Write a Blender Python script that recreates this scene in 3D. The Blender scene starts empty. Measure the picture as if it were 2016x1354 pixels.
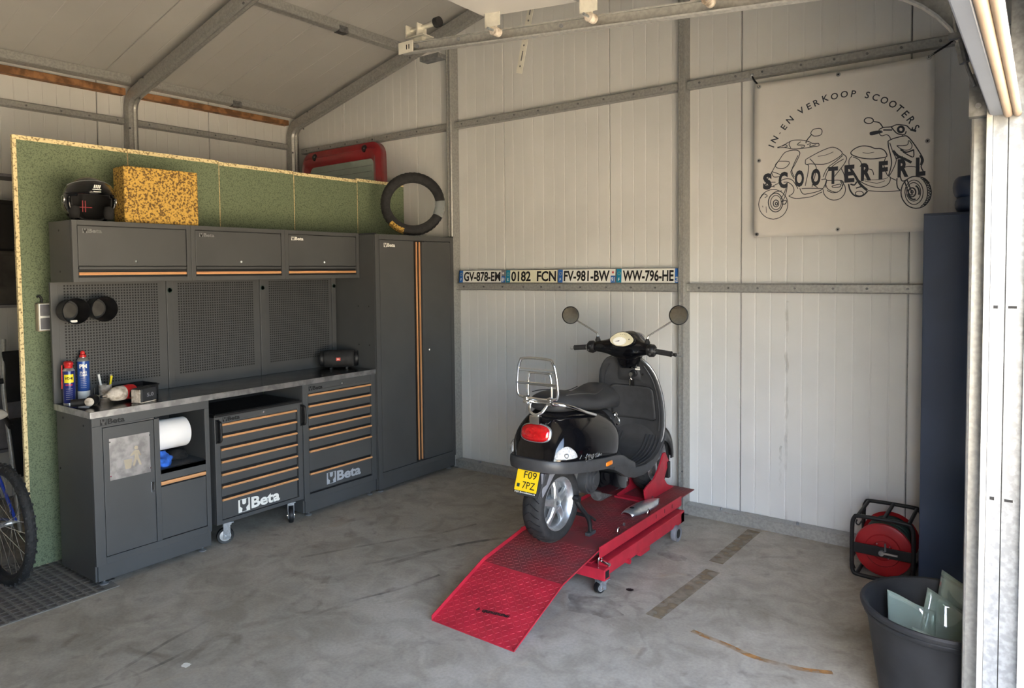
import bpy, bmesh, math, random
from mathutils import Vector, Matrix
random.seed(7)
S = bpy.context.scene
COL = S.collection
R = math.radians
# ------------------------------------------------------------------ camera
cam = bpy.data.cameras.new('camera')
camo = bpy.data.objects.new('camera', cam)
COL.objects.link(camo)
FPX, CY = 1406.9, 597.0
cam.sensor_width = 36.0
cam.lens = FPX / 2016 * 36
cam.shift_y = -(677 - CY) / 2016
cam.clip_start = 0.05
YAW, PIT, ROL = -.6412, -.0438, -.0099
fw = Vector((math.sin(YAW)*math.cos(PIT), math.cos(YAW)*math.cos(PIT), math.sin(PIT)))
rt = Vector((math.cos(YAW), -math.sin(YAW), 0))
up = rt.cross(fw)
r2 = rt*math.cos(ROL) + up*math.sin(ROL)
u2 = -rt*math.sin(ROL) + up*math.cos(ROL)
M = Matrix((r2, u2, -fw)).transposed().to_4x4()
M.translation = Vector((4.1098, -4.7217, 1.7032))
camo.matrix_world = M
S.camera = camo
# ------------------------------------------------------------------ world, sun, exposure
W = bpy.data.worlds.new('sky'); S.world = W
W.use_nodes = True
wn = W.node_tree.nodes; wl = W.node_tree.links
sky = wn.new('ShaderNodeTexSky')
sky.sky_type = 'NISHITA'
sky.sun_disc = False
sky.sun_elevation = R(46); sky.sun_rotation = R(190)
sky.air_density = 1.0; sky.dust_density = 1.6; sky.ozone_density = 1.0
bg = wn['Background']; bg.inputs['Strength'].default_value = 0.22
hs0 = wn.new('ShaderNodeHueSaturation'); hs0.inputs['Saturation'].default_value = .85
wl.new(sky.outputs[0], hs0.inputs['Color']); wl.new(hs0.outputs[0], bg.inputs[0])
sun = bpy.data.lights.new('sun', 'SUN'); sun.energy = 10.0; sun.angle = R(0.6); sun.color = (1, .88, .70)
suno = bpy.data.objects.new('sun', sun); COL.objects.link(suno)
suno.rotation_euler = Vector((.12, .62, -.77)).to_track_quat('-Z', 'Y').to_euler()
# sampling portal in the garage door opening (guides sky light, gives off none)
pl = bpy.data.lights.new('door_portal', 'AREA'); pl.shape = 'RECTANGLE'; pl.size = 3.1; pl.size_y = 2.15
pl.cycles.is_portal = True
plo = bpy.data.objects.new('door_portal', pl); COL.objects.link(plo)
plo.matrix_world = Matrix(((0, 0, 1, 4.2), (-1, 0, 0, -3.65), (0, -1, 0, 1.08), (0, 0, 0, 1)))
S.view_settings.view_transform = 'Standard'
S.view_settings.look = 'None'
S.view_settings.gamma = 1
S.view_settings.use_curve_mapping = False
S.view_settings.exposure = 3.6
S.cycles.max_bounces = 12
S.cycles.diffuse_bounces = 7
S.cycles.glossy_bounces = 5
S.cycles.transmission_bounces = 8
S.cycles.transparent_max_bounces = 8
S.cycles.sample_clamp_indirect = 8
# ------------------------------------------------------------------ materials
MATS = {}
def mat(name, col, rough=.5, metal=0., var=0., vscale=8., bump=0., bscale=60., coat=0., trans=0., ior=1.45, alpha=1., col2=None, lo=.4, hi=.6, detail=3., emit=0., spec=.5):
    m = bpy.data.materials.new(name); m.use_nodes = True
    nt = m.node_tree; N = nt.nodes; L = nt.links
    b = N['Principled BSDF']
    b.inputs['Base Color'].default_value = (*col, 1)
    b.inputs['Roughness'].default_value = rough
    b.inputs['Metallic'].default_value = metal
    b.inputs['Coat Weight'].default_value = coat
    b.inputs['Coat Roughness'].default_value = .04
    b.inputs['Transmission Weight'].default_value = trans
    b.inputs['IOR'].default_value = ior
    b.inputs['Alpha'].default_value = alpha
    b.inputs['Specular IOR Level'].default_value = spec
    if emit:
        b.inputs['Emission Color'].default_value = (*col, 1); b.inputs['Emission Strength'].default_value = emit
    tc = N.new('ShaderNodeTexCoord')
    if var or col2:
        n = N.new('ShaderNodeTexNoise'); n.inputs['Scale'].default_value = vscale; n.inputs['Detail'].default_value = detail
        L.new(tc.outputs['Object'], n.inputs['Vector'])
        rmp = N.new('ShaderNodeValToRGB')
        rmp.color_ramp.elements[0].position = lo; rmp.color_ramp.elements[1].position = hi
        if col2 is None:
            col2 = tuple(c*(1-var) for c in col)
            c1 = tuple(min(1, c*(1+var*.6)) for c in col)
        else: c1 = col
        rmp.color_ramp.elements[0].color = (*col2, 1); rmp.color_ramp.elements[1].color = (*c1, 1)
        L.new(n.outputs['Fac'], rmp.inputs[0]); L.new(rmp.outputs[0], b.inputs['Base Color'])
    if bump:
        n2 = N.new('ShaderNodeTexNoise'); n2.inputs['Scale'].default_value = bscale; n2.inputs['Detail'].default_value = 4
        L.new(tc.outputs['Object'], n2.inputs['Vector'])
        bp = N.new('ShaderNodeBump'); bp.inputs['Strength'].default_value = bump; bp.inputs['Distance'].default_value = .004
        L.new(n2.outputs['Fac'], bp.inputs['Height']); L.new(bp.outputs[0], b.inputs['Normal'])
    MATS[name] = m
    return m
mat('panel', (.645, .645, .635), .42, var=.05, vscale=1.6)
mat('roofpanel', (.50, .49, .47), .5, var=.04, vscale=1.2)
mat('shell', (.55, .54, .52), .7, var=.04)
mat('galv', (.38, .38, .365), .40, .45, var=.12, vscale=60, detail=5)
mat('zinc', (.72, .70, .62), .35, .35, var=.06, vscale=30)
mat('galvbright', (.29, .305, .325), .36, .6, var=.18, vscale=60, detail=5)
mat('darkgalv', (.20, .205, .21), .45, .7, var=.25, vscale=40)
mat('wood', (.27, .13, .055), .7, var=.45, vscale=14, bump=.2)
mat('paint', (.066, .068, .070), .42, var=.06, vscale=3)
mat('paintdark', (.022, .024, .028), .5, var=.05)
mat('black', (.008, .008, .009), .5, var=.1)
mat('rubber', (.018, .018, .019), .75, var=.25, vscale=30, bump=.15)
mat('gloss', (.003, .003, .004), .12, coat=.45, spec=.35, var=.05)
mat('plastic', (.042, .043, .046), .44, var=.12, vscale=20, bump=.08, bscale=400)
mat('vinyl', (.029, .030, .033), .55, bump=.25, bscale=300, var=.08)
mat('copper', (.84, .43, .20), .35, .3, var=.06)
mat('chrome', (.82, .82, .82), .09, 1., var=.03)
mat('alu', (.60, .62, .64), .3, .85, var=.1, vscale=40)
mat('steel', (.34, .33, .32), .2, 1., var=.25, vscale=12, bump=.05, bscale=30)
mat('brushed', (.42, .42, .43), .38, .9, var=.25, vscale=18)
mat('mirror', (.5, .47, .42), .02, 1.)
mat('red', (.43, .018, .036), .42, var=.14, vscale=10, bump=.05)
mat('redworn', (.26, .018, .026), .55, col2=(.13, .035, .037), vscale=5, lo=.3, hi=.7, detail=9)
mat('reelred', (.33, .012, .016), .35, var=.1)
mat('carred', (.22, .008, .014), .3, coat=.6, var=.1)
mat('redlens', (.42, .004, .006), .1, coat=1., var=.2, vscale=60)
mat('clearlens', (.75, .76, .78), .12, .35, coat=1., var=.25, vscale=90)
mat('orange', (.75, .20, .012), .25, coat=.6, var=.1)
mat('green', (.16, .20, .12), .8, col2=(.08, .105, .062), vscale=140, lo=.36, hi=.52, detail=4)
mat('chip', (.76, .64, .36), .9, col2=(.25, .17, .08), vscale=75, lo=.34, hi=.48, detail=3, bump=.4)
mat('foam', (.55, .34, .075), .95, col2=(.13, .075, .025), vscale=85, lo=.41, hi=.54, detail=3, bump=.7, bscale=62)
mat('blue', (.038, .058, .11), .3, var=.12, vscale=2.5)
mat('tub', (.017, .018, .021), .55, var=.3, vscale=6, bump=.1)
mat('white', (.78, .78, .76), .6, var=.02)
mat('plate_white', (.80, .79, .74), .4, var=.04)
mat('plate_cream', (.78, .75, .58), .4, var=.04)
mat('plate_blue', (.02, .12, .42), .4, var=.05)
mat('plate_teal', (.01, .22, .38), .4, var=.05)
mat('yellow', (.82, .55, .01), .4, var=.04)
mat('ink', (.006, .006, .007), .6, var=.1)
mat('bannerink', (.028, .033, .045), .7, var=.05)
mat('vinyl_white', (.66, .64, .61), .55, var=.02)
mat('paper', (.85, .83, .82), .9, var=.02, bump=.1)
mat('bluecloth', (.03, .13, .55), .9, var=.3, vscale=30)
mat('blackcloth', (.012, .012, .013), .95, var=.2)
mat('canblue', (.010, .02, .16), .3, coat=.5, var=.1)
mat('canblue2', (.02, .07, .30), .3, coat=.5, var=.1)
mat('canred', (.55, .02, .02), .4, var=.05)
mat('canyellow', (.85, .70, .02), .4, var=.05)
mat('dirtywhite', (.55, .50, .44), .6, col2=(.20, .16, .12), vscale=35, lo=.3, hi=.6)
mat('lens', (.66, .60, .42), .15, coat=1., var=.1, vscale=20)
mat('hosegreen', (.012, .035, .028), .5, var=.2)
mat('seal', (.21, .165, .13), .6, var=.08)
mat('doorpanel', (.065, .08, .115), .45, var=.05)
mat('bikeblue', (.012, .03, .22), .25, coat=.8, var=.05)
mat('saddle', (.30, .28, .25), .6, var=.1)
mat('greymud', (.18, .18, .20), .6, var=.12, vscale=15)
mat('junk', (.05, .047, .043), .8, var=.4, vscale=6)
mat('beige', (.42, .36, .27), .7, var=.1)
mat('logored', (.62, .06, .04), .4, var=.02)  # plain red of the speaker badge, no emission
def glassmat(name, col, rough, alpha):
    m = mat(name, col, rough, trans=1., ior=1.45)
    return m
mat('glass', (.60, .76, .69), .05, trans=.72, ior=1.5, coat=1., var=.1, vscale=5)
glassmat('visor', (.72, .74, .76), .02, 1)
mat('tintglass', (.19, .24, .21), .08, coat=1., spec=.8, var=.05)
mat('film', (.80, .85, .85), .12, trans=.8, ior=1.3)
# concrete floor
def concrete():
    m = bpy.data.materials.new('concrete'); m.use_nodes = True
    N = m.node_tree.nodes; L = m.node_tree.links; b = N['Principled BSDF']
    tc = N.new('ShaderNodeTexCoord')
    def noise(s, d, dist=0.):
        n = N.new('ShaderNodeTexNoise'); n.inputs['Scale'].default_value = s; n.inputs['Detail'].default_value = d
        n.inputs['Distortion'].default_value = dist
        L.new(tc.outputs['Object'], n.inputs['Vector']); return n
    def ramp(src, p0, c0, p1, c1):
        r = N.new('ShaderNodeValToRGB'); e = r.color_ramp.elements
        e[0].position = p0; e[0].color = (*c0, 1); e[1].position = p1; e[1].color = (*c1, 1)
        L.new(src.outputs['Fac'], r.inputs[0]); return r
    def mix(a, bb, f, mode='MULTIPLY'):
        x = N.new('ShaderNodeMix'); x.data_type = 'RGBA'; x.blend_type = mode; x.inputs[0].default_value = f
        L.new(a, x.inputs[6]); L.new(bb, x.inputs[7]); return x.outputs[2]
    big = ramp(noise(1.1, 6, .8), .32, (.345, .31, .255), .68, (.47, .43, .365))
    mid = ramp(noise(5.5, 8, 1.2), .35, (.68, .665, .64), .6, (1, 1, 1))
    fine = ramp(noise(70, 4), .3, (.78, .78, .78), .65, (1, 1, 1))
    spots = ramp(noise(3.2, 10, 2.2), .30, (.50, .48, .46), .42, (1, 1, 1))
    rust = ramp(noise(2.0, 9, 1.5), .66, (1, 1, 1), .80, (.95, .78, .58))
    c = mix(big.outputs[0], mid.outputs[0], .75)
    c = mix(c, fine.outputs[0], .7); c = mix(c, spots.outputs[0], .6); c = mix(c, rust.outputs[0], .7)
    L.new(c, b.inputs['Base Color'])
    b.inputs['Roughness'].default_value = .62
    bp = N.new('ShaderNodeBump'); bp.inputs['Strength'].default_value = .25; bp.inputs['Distance'].default_value = .004
    L.new(noise(45, 6).outputs['Fac'], bp.inputs['Height']); L.new(bp.outputs[0], b.inputs['Normal'])
    MATS['concrete'] = m
concrete()
def stainmat(name, col, lo, hi, scale, rough=.7):
    m = bpy.data.materials.new(name); m.use_nodes = True
    N = m.node_tree.nodes; L = m.node_tree.links; b = N['Principled BSDF']
    b.inputs['Base Color'].default_value = (*col, 1); b.inputs['Roughness'].default_value = rough
    tc = N.new('ShaderNodeTexCoord'); n = N.new('ShaderNodeTexNoise'); n.inputs['Scale'].default_value = scale; n.inputs['Detail'].default_value = 7
    L.new(tc.outputs['Object'], n.inputs['Vector'])
    mr = N.new('ShaderNodeMapRange'); mr.inputs[1].default_value = lo; mr.inputs[2].default_value = hi
    mr.inputs[4].default_value = .85
    L.new(n.outputs['Fac'], mr.inputs[0]); L.new(mr.outputs[0], b.inputs['Alpha'])
    MATS[name] = m
stainmat('tape', (.27, .205, .125), .1, .75, 14)
stainmat('skid', (.13, .122, .112), .34, 1.0, 7)
stainmat('drip', (.40, .39, .37), .40, 1.25, 9)
stainmat('ruststain', (.42, .20, .055), .30, .62, 10)
stainmat('oil', (.10, .10, .10), .36, 1.0, 12)
mat('logogrey', (.38, .40, .44), .5, var=.04)
mat('ground', (.50, .43, .32), .85, var=.18, vscale=1.5)
mat('grout', (.20, .185, .165), .9, var=.2, vscale=10)
mat('paver', (.115, .102, .09), .8, var=.35, vscale=12, bump=.2)
# ------------------------------------------------------------------ mesh helpers
class MB:
    def __init__(s): s.v = []; s.f = []; s.m = []
    def add(s, vs, fs, mi=0):
        o = len(s.v); s.v += [tuple(p) for p in vs]
        for f in fs: s.f.append(tuple(i+o for i in f)); s.m.append(mi)
        return s
    def box(s, x0, x1, y0, y1, z0, z1, mi=0):
        v = [(x, y, z) for x in (x0, x1) for y in (y0, y1) for z in (z0, z1)]
        return s.add(v, [(0, 1, 3, 2), (4, 6, 7, 5), (0, 4, 5, 1), (2, 3, 7, 6), (0, 2, 6, 4), (1, 5, 7, 3)], mi)
    def ring(s, rings, closed=True, cap0=True, cap1=True, loop=False, mi=0):
        n = len(rings[0]); vs = [p for r in rings for p in r]; fs = []
        K = len(rings); kk = K if loop else K-1
        for i in range(kk):
            for j in range(n if closed else n-1):
                a = i*n+j; b = i*n+(j+1) % n; c = ((i+1) % K)*n+(j+1) % n; d = ((i+1) % K)*n+j
                fs.append((a, b, c, d))
        if closed and not loop:
            if cap0: fs.append(tuple(range(n-1, -1, -1)))
            if cap1: fs.append(tuple((K-1)*n+j for j in range(n)))
        return s.add(vs, fs, mi)
    def cyl(s, p0, p1, r0, r1=None, n=20, caps=True, mi=0):
        p0 = Vector(p0); p1 = Vector(p1); r1 = r0 if r1 is None else r1
        d = (p1-p0).normalized(); a = d.orthogonal().normalized(); b = d.cross(a)
        rs = [[p+(a*math.cos(t)+b*math.sin(t))*r for t in [2*math.pi*k/n for k in range(n)]] for p, r in ((p0, r0), (p1, r1))]
        return s.ring(rs, cap0=caps, cap1=caps, mi=mi)
    def tube(s, pts, r, n=10, loop=False, mi=0, rs=None):
        P = [Vector(p) for p in pts]; K = len(P); rings = []
        T = []
        for i in range(K):
            a = P[i-1] if (i > 0 or loop) else P[i]; b = P[(i+1) % K] if (i < K-1 or loop) else P[i]
            T.append((b-a).normalized())
        u = T[0].orthogonal().normalized()
        for i in range(K):
            u = (u - T[i]*u.dot(T[i])).normalized(); w = T[i].cross(u)
            rr = rs[i] if rs else r
            rings.append([P[i]+(u*math.cos(2*math.pi*k/n)+w*math.sin(2*math.pi*k/n))*rr for k in range(n)])
        return s.ring(rings, loop=loop, mi=mi)
    def lathe(s, prof, o=(0, 0, 0), ax=(0, 0, 1), n=32, mi=0, a0=0, a1=360, cap0=False, cap1=False):
        ax = Vector(ax).normalized(); u = ax.orthogonal().normalized(); w = ax.cross(u); o = Vector(o)
        full = abs(a1-a0) >= 360
        m = n if full else n+1
        rings = [[o+ax*h+(u*math.cos(t)+w*math.sin(t))*r for t in [R(a0+(a1-a0)*k/n) for k in range(m)]] for r, h in prof]
        return s.ring(rings, closed=full, cap0=cap0, cap1=cap1, mi=mi)
    def prism(s, poly, O, U, V, t, mi=0):
        O = Vector(O); U = Vector(U); V = Vector(V); Nn = U.cross(V).normalized()*t
        a = [O+U*p[0]+V*p[1] for p in poly]; b = [p+Nn for p in a]; n = len(poly)
        fs = [tuple(range(n-1, -1, -1)), tuple(range(n, 2*n))]+[(i, (i+1) % n, n+(i+1) % n, n+i) for i in range(n)]
        return s.add(a+b, fs, mi)
    def ribbon(s, pts, w, O, U, V, mi=0):
        # flat stroke in the plane O,U,V
        P = [Vector((p[0], p[1], 0)) for p in pts]; O = Vector(O); U = Vector(U); V = Vector(V); vs = []
        for i in range(len(P)):
            d = (P[min(i+1, len(P)-1)]-P[max(i-1, 0)])
            d = d.normalized() if d.length else Vector((1, 0, 0))
            nn = Vector((-d.y, d.x, 0))*w/2
            for q in (P[i]+nn, P[i]-nn): vs.append(O+U*q.x+V*q.y)
        return s.add(vs, [(2*i, 2*i+1, 2*i+3, 2*i+2) for i in range(len(P)-1)], mi)
def spline(pts, n=6, loop=False):
    P = [Vector(p) for p in pts]; out = []; K = len(P)
    for i in range(K if loop else K-1):
        p0 = P[(i-1) % K] if loop else P[max(i-1, 0)]; p1 = P[i]; p2 = P[(i+1) % K]; p3 = P[(i+2) % K] if loop else P[min(i+2, K-1)]
        for k in range(n):
            t = k/n
            out.append(.5*((2*p1)+(p2-p0)*t+(2*p0-5*p1+4*p2-p3)*t*t+(3*p1-p0-3*p2+p3)*t**3))
    if not loop: out.append(P[-1])
    return out
def obj(name, mb, ms, parent=None, bev=0., smooth=0., sub=0, solid=0., loc=None):
    me = bpy.data.meshes.new(name); me.from_pydata(mb.v, [], mb.f)
    ms = ms if isinstance(ms, (list, tuple)) else [ms]
    for q in ms: me.materials.append(MATS[q])
    if len(ms) > 1: me.polygons.foreach_set('material_index', mb.m)
    bm = bmesh.new(); bm.from_mesh(me); bmesh.ops.recalc_face_normals(bm, faces=bm.faces); bm.to_mesh(me); bm.free()
    if smooth:
        me.polygons.foreach_set('use_smooth', [True]*len(me.polygons))
        if smooth < 180: me.set_sharp_from_angle(angle=R(smooth))
    me.update()
    o = bpy.data.objects.new(name, me); COL.objects.link(o)
    if parent is not None: o.parent = parent
    if loc: o.location = loc
    if solid:
        md = o.modifiers.new('solid', 'SOLIDIFY'); md.thickness = solid; md.offset = 0
    if bev:
        md = o.modifiers.new('bevel', 'BEVEL'); md.width = bev; md.segments = 2; md.limit_method = 'ANGLE'; md.angle_limit = R(40)
    if sub:
        md = o.modifiers.new('sub', 'SUBSURF'); md.levels = sub; md.render_levels = sub
    return o
def tag(o, label, cat, group=None):
    o['label'] = label; o['category'] = cat
    if group: o['group'] = group
    return o
def thing(name, label, cat, loc=(0, 0, 0), rot=0, group=None):
    o = bpy.data.objects.new(name, None); COL.objects.link(o); o.empty_display_size = .1
    o.location = loc; o.rotation_euler = rot if isinstance(rot, (tuple, list)) else (0, 0, rot)
    return tag(o, label, cat, group)
def struct(o): o['kind'] = 'structure'; return o
def lab(o, l): o['label'] = l; return o
def copy_tree(o, parent=None):
    c = o.copy(); COL.objects.link(c)
    if parent: c.parent = parent
    for ch in list(o.children): copy_tree(ch, c)
    return c
def textmb(s, O, U, V, w=None, h=None, bold=0., shear=0., align='C', mb=None, mi=0, t=.0008, spacing=1.):
    cu = bpy.data.curves.new('t', 'FONT'); cu.body = s; cu.size = 1; cu.offset = bold; cu.shear = shear; cu.extrude = .0; cu.space_character = spacing
    cu.resolution_u = 3
    to = bpy.data.objects.new('t', cu); COL.objects.link(to)
    bpy.context.view_layer.update()
    dg = bpy.context.evaluated_depsgraph_get()
    me = bpy.data.meshes.new_from_object(to.evaluated_get(dg))
    vs = [v.co.copy() for v in me.vertices]; fs = [tuple(p.vertices) for p in me.polygons]
    bpy.data.objects.remove(to); bpy.data.curves.remove(cu); bpy.data.meshes.remove(me)
    x0 = min(v.x for v in vs); x1 = max(v.x for v in vs); y0 = min(v.y for v in vs); y1 = max(v.y for v in vs)
    sx = w/(x1-x0) if w else None; sy = h/(y1-y0) if h else None
    sx = sx or sy; sy = sy or sx
    ox = {'C': (x0+x1)/2, 'L': x0, 'R': x1}[align]; oy = (y0+y1)/2 if align == 'C' else y0
    O = Vector(O); U = Vector(U).normalized(); V = Vector(V).normalized(); Nn = U.cross(V)*t
    mb = mb or MB()
    mb.add([O+U*(v.x-ox)*sx+V*(v.y-oy)*sy+Nn for v in vs], fs, mi)
    return mb
YV = (0, 1, 0); ZV = (0, 0, 1); XV = (1, 0, 0)
def logo(name, O, hgt, m, mdark, parent, wtext=None):
    # square wrench emblem followed by the word, on a face looking along +X; O is the lower left corner
    O = Vector(O)
    mb = MB()
    def q(poly, dx, mi): mb.prism([(a*hgt, b*hgt) for a, b in poly], O+Vector((dx, 0, 0)), YV, ZV, .0004, mi)
    q([(0, 0), (1, 0), (1, 1), (0, 1)], .0003, 0)
    wr = [(.30, .04), (.70, .04), (.66, .30), (.86, .48), (.86, .98), (.68, .98), (.66, .66), (.58, .58), (.42, .58), (.34, .66), (.32, .98), (.14, .98), (.14, .48), (.34, .30)]
    q(wr, .0009, 1)
    textmb('Beta', O+Vector((.0006, hgt*1.12, hgt*.06)), YV, ZV, w=wtext or hgt*2.55, h=hgt*.9, bold=.035, align='L', mb=mb, mi=0)
    return obj(name, mb, [m, mdark], parent)
# ------------------------------------------------------------------ the shed itself
def roofz(x): return 3.37+.245*(x+2.1) if x < .98 else 3.37+.245*(3.08-(x-.98))
fl = struct(obj('floor', MB().box(-2.4, 4.22, -10.1, .16, -.15, 0), 'concrete'))
gr = struct(obj('ground', MB().box(4.22, 45, -45, 40, -.3, -.015), 'ground'))
def ribbed(x0, x1, zb, ztop, y, rib=.0995, back=.018):
    # sandwich panel face with shallow vertical grooves; runs along +X, faces -Y
    xs = [x0+.003]; ys = [y+.006]; 
    xs.append(x0+.007); ys.append(y)
    k = 1
    while x0+k*rib < x1-.02:
        c = x0+k*rib
        xs += [c-.006, c-.002, c+.002, c+.006]; ys += [y, y+.0016, y+.0016, y]
        k += 1
    xs += [x1-.007, x1-.003]; ys += [y, y+.006]
    zt = [ztop(x) if callable(ztop) else ztop for x in xs]
    n = len(xs); vs = [(xs[i], ys[i], zb) for i in range(n)]+[(xs[i], ys[i], zt[i]) for i in range(n)]
    fs = [(i, i+1, n+i+1, n+i) for i in range(n-1)]
    m = MB().add(vs, fs)
    m.add([(xs[0], ys[0], zb), (xs[0], y+back, zb), (xs[0], y+back, zt[0]), (xs[0], ys[0], zt[0])], [(0, 1, 2, 3)])
    m.add([(xs[-1], ys[-1], zb), (xs[-1], y+back, zb), (xs[-1], y+back, zt[-1]), (xs[-1], ys[-1], zt[-1])], [(0, 1, 2, 3)])
    return m
# back wall: backing with a gable top, panels one metre wide
def gable(y0, y1, x0, x1):
    return MB().prism([(x0, -.02), (x1, -.02), (x1, roofz(x1)), (.98, roofz(.98)), (x0, roofz(x0))], (0, y1, 0), XV, ZV, y1-y0)
wb = struct(obj('wall_back', gable(.055, .15, -2.36, 4.22), 'darkgalv'))
edges = [-2.24, -1.50, -.505, .487, 1.48, 2.472, 3.465, 4.12]
for a, b in zip(edges, edges[1:]):
    if a < .98 < b:
        obj('wall_panel', ribbed(a, b, .02, lambda x: roofz(x)-.01, .04), 'panel', wb)
    else: obj('wall_panel', ribbed(a, b, .02, lambda x: roofz(x)-.01, .04), 'panel', wb)
# left wall
wlft = struct(obj('wall_left', MB().box(-2.36, -2.255, -10.0, .055, -.02, roofz(-2.3)), 'darkgalv'))
for k in range(10):
    y1 = .03-k*.995; y0 = y1-.995
    m = ribbed(y0, y1, .02, 3.33, 0)
    m.v = [(-2.24-v[1], v[0], v[2]) for v in m.v]
    obj('wall_panel', m, 'panel', wlft)
# right wall with the garage door opening, front wall
wr = struct(obj('wall_right', MB().box(4.12, 4.22, -2.09, .055, -.02, roofz(4.15)), 'panel'))
struct(obj('wall_right', MB().box(4.12, 4.22, -10.0, -2.09, 2.32, roofz(4.15)), 'panel'))
struct(obj('wall_right', MB().box(4.12, 4.22, -10.0, -5.3, -.02, 2.32), 'panel'))
struct(obj('wall_front', gable(-10.1, -10.0, -2.36, 4.22), 'panel'))
# roof: slabs and panels
cl = struct(obj('ceiling', MB().prism([(-2.5, roofz(-2.5)+.02), (.98, roofz(.98)+.02), (4.4, roofz(4.4)+.02), (4.4, roofz(4.4)+.1), (.98, roofz(.98)+.1), (-2.5, roofz(-2.5)+.1)], (0, .3, 0), XV, ZV, 10.5), 'shell'))
for k in range(10):
    y1 = .04-.0-k*1.0; y0 = y1-1.0
    for (xa, xb) in ((-2.24, .98), (.98, 4.12)):
        ys = [y0+.003, y0+.006]; zs = [.008, 0]
        for j in range(1, 5):
            c = y0+j*.2; ys += [c-.006, c-.002, c+.002, c+.006]; zs += [0, .0018, .0018, 0]
        ys += [y1-.006, y1-.003]; zs += [0, .008]
        n = len(ys); vs = [(x, ys[i], roofz(x)+zs[i]) for x in (xa, xb) for i in range(n)]
        obj('roof_panel', MB().add(vs, [(i, i+1, n+i+1, n+i) for i in range(n-1)]), 'roofpanel', cl, solid=.0)
# timber strips under the eaves
tw = tag(obj('eaves_timber', MB().box(-2.235, -2.16, -1.675, -.13, 3.232, 3.282), 'wood', bev=.002), 'short reddish timber strip under the eaves nearest the back corner', 'timber')
tag(obj('eaves_timber', MB().box(-2.235, -2.16, -5.0, -1.76, 3.232, 3.288), 'wood', bev=.002), 'knotty timber strip under the eaves left of the curved roof frame', 'timber')
# portal frames (column, bent knee, rafter)
def portal(y0, y1, label):
    path = [(-2.165, .0), (-2.165, 3.10)]
    sl = math.atan(.25); c = (-2.165+.14, 3.10); rr = .14
    for k in range(1, 9):
        t = (math.pi/2-sl)*k/8
        path.append((c[0]-rr*math.cos(t), c[1]+rr*math.sin(t)))
    e = path[-1]
    path += [(1.015, e[1]+(1.015-e[0])*.25)]
    half = .052
    pts = [Vector((p[0], 0, p[1])) for p in path]
    def rings(ps):
        out = []
        for i in range(len(ps)):
            a = ps[max(i-1, 0)]; b = ps[min(i+1, len(ps)-1)]
            d = (b-a).normalized(); nn = Vector((d.z, 0, -d.x))
            if i == len(ps)-1: nn = Vector((0, 0, -1))
            ring = []
            for s, y in ((-.9, y0), (-1, y0+.012), (-1, y1-.012), (-.9, y1), (.72, y1), (1, y1-.02), (1, y1-.028), (.86, (y0+y1)/2), (1, y0+.028), (1, y0+.02), (.72, y0)):
                q = ps[i]+nn*half*s; ring.append((q.x, y, q.z))
            out.append(ring)
        return out
    t = thing('portal_frame', label, 'steel frame')
    obj('frame_profile', MB().ring(rings(pts)), 'galv', t, smooth=35)
    pr = [Vector((2.03-p.x, 0, p.z)) for p in pts]
    obj('frame_profile', MB().ring(rings(pr)), 'galv', t, smooth=35)
    for x, z in ((-1.93, 3.17), (-1.86, 3.33), (-.42, 3.60), (-2.112, 2.95)):
        obj('bolt', MB().cyl((x, y0-.004, z), (x, y0+.004, z), .009, n=10), 'darkgalv', t)
    return t
portal(-.125, -.045, 'galvanised roof frame along the gable wall with banner')
portal(-1.758, -1.68, 'galvanised roof frame with curved knee nearest the camera')
# wall columns
def column(x0, x1, ztop, label, m='galv'):
    t = thing('wall_column', label, 'column', ((x0+x1)/2, -.03, 0))
    w = (x1-x0)/2
    y0, y1 = -.03, .068
    poly = [(-w, y1), (-w, y0+.006), (-w+.006, y0), (-.012, y0), (-.008, y0+.012), (.008, y0+.012), (.012, y0), (w-.006, y0), (w, y0+.006), (w, y1)]
    obj('column_profile', MB().ring([[(p[0], p[1], z) for p in poly] for z in (0.0, ztop)]), m, t)
    obj('base_plate', MB().box(-w-.02, w+.03, -.04, .06, 0.0, .006), 'darkgalv', t)
    for z in (.12, .30):
        obj('bolt', MB().cyl((w*.5, y0-.005, z), (w*.5, y0, z), .007, n=8), 'darkgalv', t)
    return t
column(-.064, -.006, roofz(0)-.16, 'galvanised column rising behind the tall cupboard')
column(2.066, 2.114, roofz(2.12)-.05, 'galvanised column between the number plates and the banner')
# horizontal rails on the walls, with screws
def rail(name, a, b, z0, z1, label, axis='x', step=.2, plane=-.005):
    L_ = b-a
    t = thing(name, label, 'steel rail', (a, plane, z0) if axis == 'x' else (plane, a, z0))
    h = z1-z0
    if axis == 'x':
        prof = [(.043, 0), (-.01, 0), (-.018, .008), (-.018, h-.008), (-.01, h), (.043, h)]
        obj('rail_profile', MB().ring([[(x, p[0], p[1]) for p in prof] for x in (0, L_)]), 'galv', t)
        k = .09
        while k < L_-.03:
            obj('screw', MB().cyl((k, -.0185, h*.5), (k, -.024, h*.5), .0075, n=8), 'darkgalv', t); k += step*random.uniform(.85, 1.25)
    else:
        prof = [(-.035, 0), (.01, 0), (.018, .008), (.018, h-.008), (.01, h), (-.035, h)]
        obj('rail_profile', MB().ring([[(p[0], y, p[1]) for p in prof] for y in (0, L_)]), 'galv', t)
        k = .12
        while k < L_-.03:
            obj('screw', MB().cyl((.0185, k, h*.5), (.024, k, h*.5), .0075, n=8), 'darkgalv', t); k += step*random.uniform(.85, 1.25)
    return t
rail('wall_rail', -2.11, -.066, 2.945, 3.0, 'upper wall rail from the corner to the first column')
rail('wall_rail', -.004, 2.064, 2.945, 3.0, 'upper wall rail above the number plates')
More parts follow.
